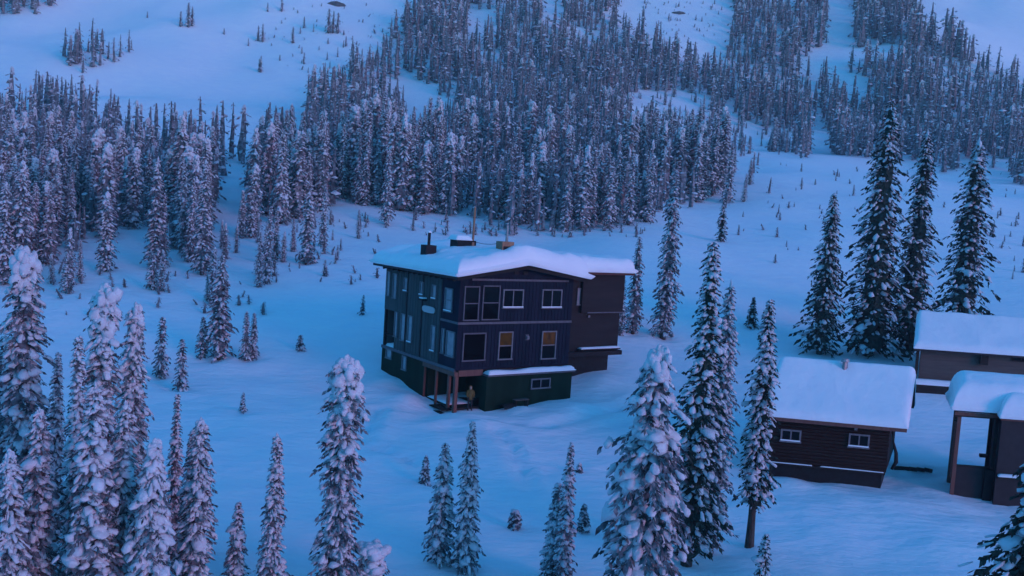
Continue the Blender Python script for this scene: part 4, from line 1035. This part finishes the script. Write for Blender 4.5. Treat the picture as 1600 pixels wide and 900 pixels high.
# ------------------------------------------------------------------ the forest on the mountainside
def inside(poly, x, y):
    c = np.zeros(len(x), bool); n = len(poly)
    for i in range(n):
        x0, y0 = poly[i]; x1, y1 = poly[(i + 1) % n]
        if y0 == y1: continue
        m_ = ((y0 > y) != (y1 > y)) & (x < (x1 - x0) * (y - y0) / (y1 - y0) + x0)
        c ^= m_
    return c
STANDS = [
    [(-120, 190), (60, 172), (130, 178), (215, 215), (300, 235), (400, 252), (480, 235), (530, 320), (440, 352), (390, 342), (375, 300), (340, 290), (328, 408), (200, 428), (100, 420), (-120, 445)],
    [(98, 90), (130, 80), (200, 80), (206, 90), (130, 118), (110, 112)],
    [(-120, 55), (30, 35), (90, 6), (60, -60), (-120, -60)],
    [(480, 235), (478, 165), (520, 125), (570, 95), (620, 55), (655, 20), (680, -60), (965, -60), (970, 45), (1000, 60), (1060, 100), (1120, 112), (1145, 60), (1150, -60), (1285, -60), (1295, 40), (1285, 118), (1322, 120),
     (1330, 60), (1330, -60), (1400, -60), (1430, 35), (1500, 88), (1600, 128), (1720, 150), (1720, 300), (1590, 290), (1560, 268), (1480, 275), (1440, 255), (1330, 245), (1300, 245), (1290, 195), (1266, 198), (1262, 250), (1238, 248), (1234, 205),
     (1190, 200), (1135, 180), (1128, 312), (1060, 332), (1000, 352), (900, 364), (790, 372), (750, 348), (600, 326), (530, 320)],
]
CLEAR = [[(628, 150), (698, 150), (690, 222), (636, 222)], [(985, 148), (1108, 140), (1110, 225), (985, 232)], [(726, 15), (776, 15), (776, 70), (726, 70)], [(845, -20), (880, -20), (880, 45), (850, 45)], [(1005, 245), (1040, 240), (1040, 285), (1005, 285)], [(352, 258), (385, 258), (385, 330), (352, 330)]]
rng = np.random.default_rng(77)
cand = []
y = 78.0
while y < 560:
    sp = 2.9 + 0.0035 * y
    xs = np.arange(-0.80 * y - 25, 0.80 * y + 25, sp)
    xs = xs + rng.uniform(-0.48, 0.48, len(xs)) * sp
    ys = y + rng.uniform(-0.48, 0.48, len(xs)) * sp
    cand.append(np.stack([xs, ys], 1)); y += sp
yy_ = 78.0
while yy_ < 150:                                # the nearer wood stands closer together
    xs = np.arange(-0.80 * yy_ - 5, 0.55 * yy_, 3.3); xs = xs + rng.uniform(-1.5, 1.5, len(xs))
    cand.append(np.stack([xs, yy_ + rng.uniform(-1.5, 1.5, len(xs))], 1)); yy_ += 3.3
cand = np.concatenate(cand)
cz = ground(cand[:, 0], cand[:, 1])
P3 = np.c_[cand, cz]
px, py = proj(P3)
ok = np.zeros(len(px), bool)
for s_ in STANDS: ok |= inside(s_, px, py)
for s_ in CLEAR: ok &= ~inside(s_, px, py)
SPARSE = [([(60, 400), (330, 395), (380, 360), (450, 350), (450, 440), (400, 480), (250, 480), (60, 470)], 0.20), ([(450, 345), (640, 335), (600, 395), (460, 425)], 0.07), ([(1130, 250), (1210, 250), (1200, 330), (1130, 330)], 0.16), ([(980, 150), (1110, 140), (1110, 220), (980, 225)], 0.15), ([(1130, 180), (1240, 200), (1240, 245), (1130, 245)], 0.25)]
small = np.zeros(len(px), bool)
for s_, pr_ in SPARSE:
    add = inside(s_, px, py) & (rng.random(len(px)) < pr_) & ~ok
    small |= add
gapn = vnoise(cand[:, 0] / 22, cand[:, 1] / 30, 61) + 0.5 * vnoise(cand[:, 0] / 9, cand[:, 1] / 12, 62)
ok &= gapn > -0.36
ok &= rng.random(len(px)) < 0.97
ok |= small
ok &= (px > -50) & (px < 1650) & (py > -25)
P3, px, py, small = P3[ok], px[ok], py[ok], small[ok]
# trees not seen behind a fold of the hill add nothing; keep all the rest
dist = P3[:, 1]
hts = (6.6 + 5.0 * rng.random(len(dist)) ** 1.2) * np.where(rng.random(len(dist)) < 0.2, 0.55, 1.0) * np.clip(0.95 + (dist - 100) / 650, 0.95, 1.4)
hts *= np.where((px < 350) & (dist < 125), 1.22, 1.0)
hts *= np.where(small, rng.uniform(0.3, 0.95, len(dist)), 1.0)
hts *= np.where((px > 540) & (px < 1160) & (dist < 200), 1.2, 1.0)
hts *= 1 + 0.5 * vnoise(P3[:, 0] / 30, P3[:, 1] / 30, 63)
order = np.argsort(-(hts / dist) * np.where(small, 2.6, 1.0) * ((px > 0) & (px < 1600)))
N_IND = 298
ind, rest = order[:N_IND], order[N_IND:]
protos = []
for k in range(9):
    arrs = gen_tree(900 + k, 10.0, 0.95 + 0.12 * (k % 4), 150, ICO0, 9, 0.92, 2, (0, 0.25, 0, 0.4, 0, 0.15, 0, 0.3, 0)[k], 0.03, (0.6, 0.45, 0.7, 0.4, 0.65, 0.5, 0.75, 0.55, 0.6)[k], 0.55, 0.4, 1.0, core=0.45)
    protos.append(tree_meshes('forest_fir_%d' % k, arrs, FROSTED))
for j in ind:
    X = P3[j]; h = hts[j] / 10
    wv = h * rng.uniform(0.8, 1.25)
    fr = 'front' if (py[j] > np.interp(px[j], [0, 330, 560, 1150, 1600], [385, 370, 310, 300, 270])) else 'depths'
    if px[j] < 560:
        sec = ('nearest the left edge', 'above the bulging snow-topped fir', 'above the full snow-dusted fir', 'toward the lodge')[int(np.clip(px[j] // 140, 0, 3))]
        lab, grp = 'frosted fir at the %s of the left stand, %s' % (fr, sec), 'firs of the left forest stand, %s, %s' % (fr, sec)
    elif px[j] < 1150:
        sec = ('left of the roof chimneys', 'straight above the lodge roof', 'above the annex roof')[int(np.clip((px[j] - 560) // 197, 0, 2))]
        lab, grp = 'frosted fir at the %s of the forest, %s' % (fr, sec), 'firs of the forest behind the lodge, %s, %s' % (fr, sec)
    elif False: lab, grp = 'frosted fir in the dense stand left of the lodge', 'firs of the stand left of the lodge'
    elif px[j] < 1150: lab, grp = 'frosted fir at the front of the forest behind the lodge', 'firs of the forest behind the lodge'
    else: lab, grp = 'frosted fir in the forest up the slope behind the cabins', 'firs of the forest above the cabins'
    place_tree('forest_fir', protos[int(rng.integers(9))], (X[0], X[1], X[2] - 0.1), (wv, wv, h), rng.uniform(0, 6.28), (rng.normal(0, 0.015), rng.normal(0, 0.015)), label=lab, cat='tree', group=grp)
# the rest of the wood reads as one mass
lows = []
for k in range(8):
    (TV, TF), (CV, CF), (SV, SF) = gen_tree(1500 + k, 10.0, 1.0 + 0.15 * (k % 4), 16, OCT, 2, 1.0, 1, (0, 0.3, 0, 0)[k % 4], 0.03, (0.6, 0.45, 0.7, 0.55)[k % 4], 0.55, 0.5, 2.0, tw=2.4, core=0.42)
    lows.append((CV, CF, SV, SF))
Vs, Fq, Ft, off = [], [], [], 0
for j in rest:
    CV, CF, SV, SF = lows[int(rng.integers(8))]
    h = hts[j] / 10; wv = h * rng.uniform(0.8, 1.45) * (1.0 + 0.25 * min(1, max(0, dist[j] - 150) / 250)) * (1.25 if h < 0.7 else 1.0); a = rng.uniform(0, 6.28)
    M = np.array([[math.cos(a) * wv, math.sin(a) * wv, 0], [-math.sin(a) * wv, math.cos(a) * wv, 0], [rng.normal(0, .02), rng.normal(0, .02), h]])
    Vs.append(np.concatenate([CV, SV]) @ M + P3[j]); Fq.append(CF + off); Ft.append(SF + len(CV) + off); off += len(CV) + len(SV)
Fq, Ft = np.concatenate(Fq), np.concatenate(Ft)
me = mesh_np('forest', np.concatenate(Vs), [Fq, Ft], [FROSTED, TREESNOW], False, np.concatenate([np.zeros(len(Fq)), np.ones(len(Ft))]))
link('forest', me, label='frosted fir forest covering the mountainside behind the lodge', cat='forest', kind='stuff')
print('FOREST', len(ind), len(rest), len(Fq) * 2 + len(Ft))

# ------------------------------------------------------------------ young firs dotted over the open slopes
SAP = []
def dots(n, poly, hmin, hmax, seed, lab, grp):
    r = np.random.default_rng(seed); poly = np.array(poly, float); k = 0
    while k < n:
        x, y = r.uniform(poly[:, 0].min(), poly[:, 0].max()), r.uniform(poly[:, 1].min(), poly[:, 1].max())
        if not inside([tuple(q) for q in poly], np.array([x]), np.array([y]))[0]: continue
        P = hit(x, y); h = r.uniform(hmin, hmax)
        SAP.append((P, h, lab, grp, r.uniform(0.8, 1.4))); k += 1
dots(24, [(1140, 250), (1230, 250), (1320, 270), (1350, 330), (1280, 400), (1180, 420), (1130, 330)], 0.6, 2.3, 5, 'young frosted fir on the open slope above the log cabin', 'young firs on the slope above the cabins')
dots(16, [(1510, 290), (1600, 300), (1600, 440), (1550, 430)], 0.8, 2.6, 6, 'young frosted fir on the open snow near the right edge', 'young firs at the right edge')
dots(26, [(400, 350), (520, 330), (610, 335), (600, 400), (520, 440), (400, 450)], 0.8, 2.4, 7, 'young frosted fir on the open snow between left forest and lodge', 'young firs left of the lodge')
dots(22, [(640, 335), (760, 355), (1000, 360), (1010, 385), (900, 372), (640, 365)], 0.7, 2.2, 8, 'young frosted fir at the forest foot behind the lodge roof', 'young firs behind the lodge roof')
dots(14, [(1000, 150), (1100, 145), (1090, 195), (1000, 200)], 0.8, 3.0, 9, 'young frosted fir in the clearing up the slope behind the lodge', 'young firs in the hillside clearing')
dots(22, [(1130, 195), (1235, 210), (1235, 245), (1130, 245)], 1.2, 3.6, 10, 'young frosted fir in the gap of the forest above the cabins', 'young firs in the forest gap')
dots(20, [(1000, 5), (1130, 5), (1130, 60), (1020, 30)], 1.0, 3.2, 11, 'young fir beside the rock ledge high on the slope', 'young firs by the rock ledge')
dots(16, [(460, 30), (540, 40), (545, 110), (470, 120)], 1.5, 5.0, 12, 'small fir scattered along the open bowl edge upper left', 'small firs along the bowl edge')
for x, y, hpx in ((294, 44, 38), (282, 42, 24), (300, 42, 30), (403, 65, 24), (410, 66, 28), (407, 114, 26), (405, 112, 20), (457, 68, 26), (418, 18, 14), (440, 18, 22), (475, 45, 18), (388, 72, 12), (437, 95, 10), (350, 55, 10), (230, 28, 10), (205, 78, 16), (520, 52, 34), (513, 52, 38), (527, 52, 32)):
    P = hit(x, y); SAP.append((P, hpx / F_PX * P[1], 'lone small fir standing on the open snow bowl at upper left', 'lone firs on the snow bowl', 1.2))
sm = []
for k in range(4):
    arrs = gen_tree(2100 + k, 2.0, 0.34, 40, ICO0, 6, 0.7, 1, 0.0, 0.02, 0.8, 0.5, 0.4, 1.0)
    sm.append(tree_meshes('young_fir_%d' % k, arrs, FROSTED))
for k, (P, h, lab, grp, wv) in enumerate(SAP):
    place_tree('young_fir', sm[k % 4], (P[0], P[1], P[2] - 0.05), (h / 2 * wv * (0.75 if h > 3 else 1), h / 2 * wv * (0.75 if h > 3 else 1), h / 2), k * 1.3, label=lab, cat='young tree', group=grp)

# fine scrub poking through the snow of the open slopes
(TV, TF), (CV, CF), (SV, SF) = gen_tree(3001, 1.0, 0.36, 12, OCT, 3, 0.6, 1, 0.0, 0.02, 0.5, 0.3, 0.6, 1.2, tw=1.4)
r_ = np.random.default_rng(19); Vs, Fq, Ft, off = [], [], [], 0
for n_, x0, x1, y0, y1 in ((45, 400, 640, 335, 450), (45, 1140, 1600, 255, 420), (40, 640, 1010, 355, 372), (40, 80, 420, 430, 500), (50, 420, 600, 10, 120), (40, 1000, 1130, 5, 60)):
    for _ in range(n_):
        P = hit(r_.uniform(x0, x1), r_.uniform(y0, y1)); h = r_.uniform(0.25, 1.0) * (1 + P[1] / 500); a = r_.uniform(0, 6.28)
        M = np.array([[math.cos(a) * h, math.sin(a) * h, 0], [-math.sin(a) * h, math.cos(a) * h, 0], [r_.normal(0, .2), r_.normal(0, .2), h]])
        Vs.append(np.concatenate([CV, SV]) @ M + P); Fq.append(CF + off); Ft.append(SF + len(CV) + off); off += len(CV) + len(SV)
Fq, Ft = np.concatenate(Fq), np.concatenate(Ft)
link('low_scrub', mesh_np('low_scrub', np.concatenate(Vs), [Fq, Ft], [FROSTED, TREESNOW], False, np.concatenate([np.zeros(len(Fq)), np.ones(len(Ft))])), label='fine frosted scrub poking through the open snow', kind='stuff')

# ------------------------------------------------------------------ thin frosty air
hz_ = MB().box(-950, 950, -640, 930, -17, 500)
hm = bpy.data.materials.new('haze'); hm.use_nodes = True
hm.node_tree.nodes.clear()
ho = hm.node_tree.nodes.new('ShaderNodeOutputMaterial'); hv = hm.node_tree.nodes.new('ShaderNodeVolumePrincipled')
hv.inputs['Color'].default_value = (0.86, 0.88, 0.95, 1); hv.inputs['Density'].default_value = 0.00022
hm.node_tree.links.new(hv.outputs[0], ho.inputs['Volume'])
hz_.build('haze', hm, kind='stuff', label='thin frosty evening air over the valley')
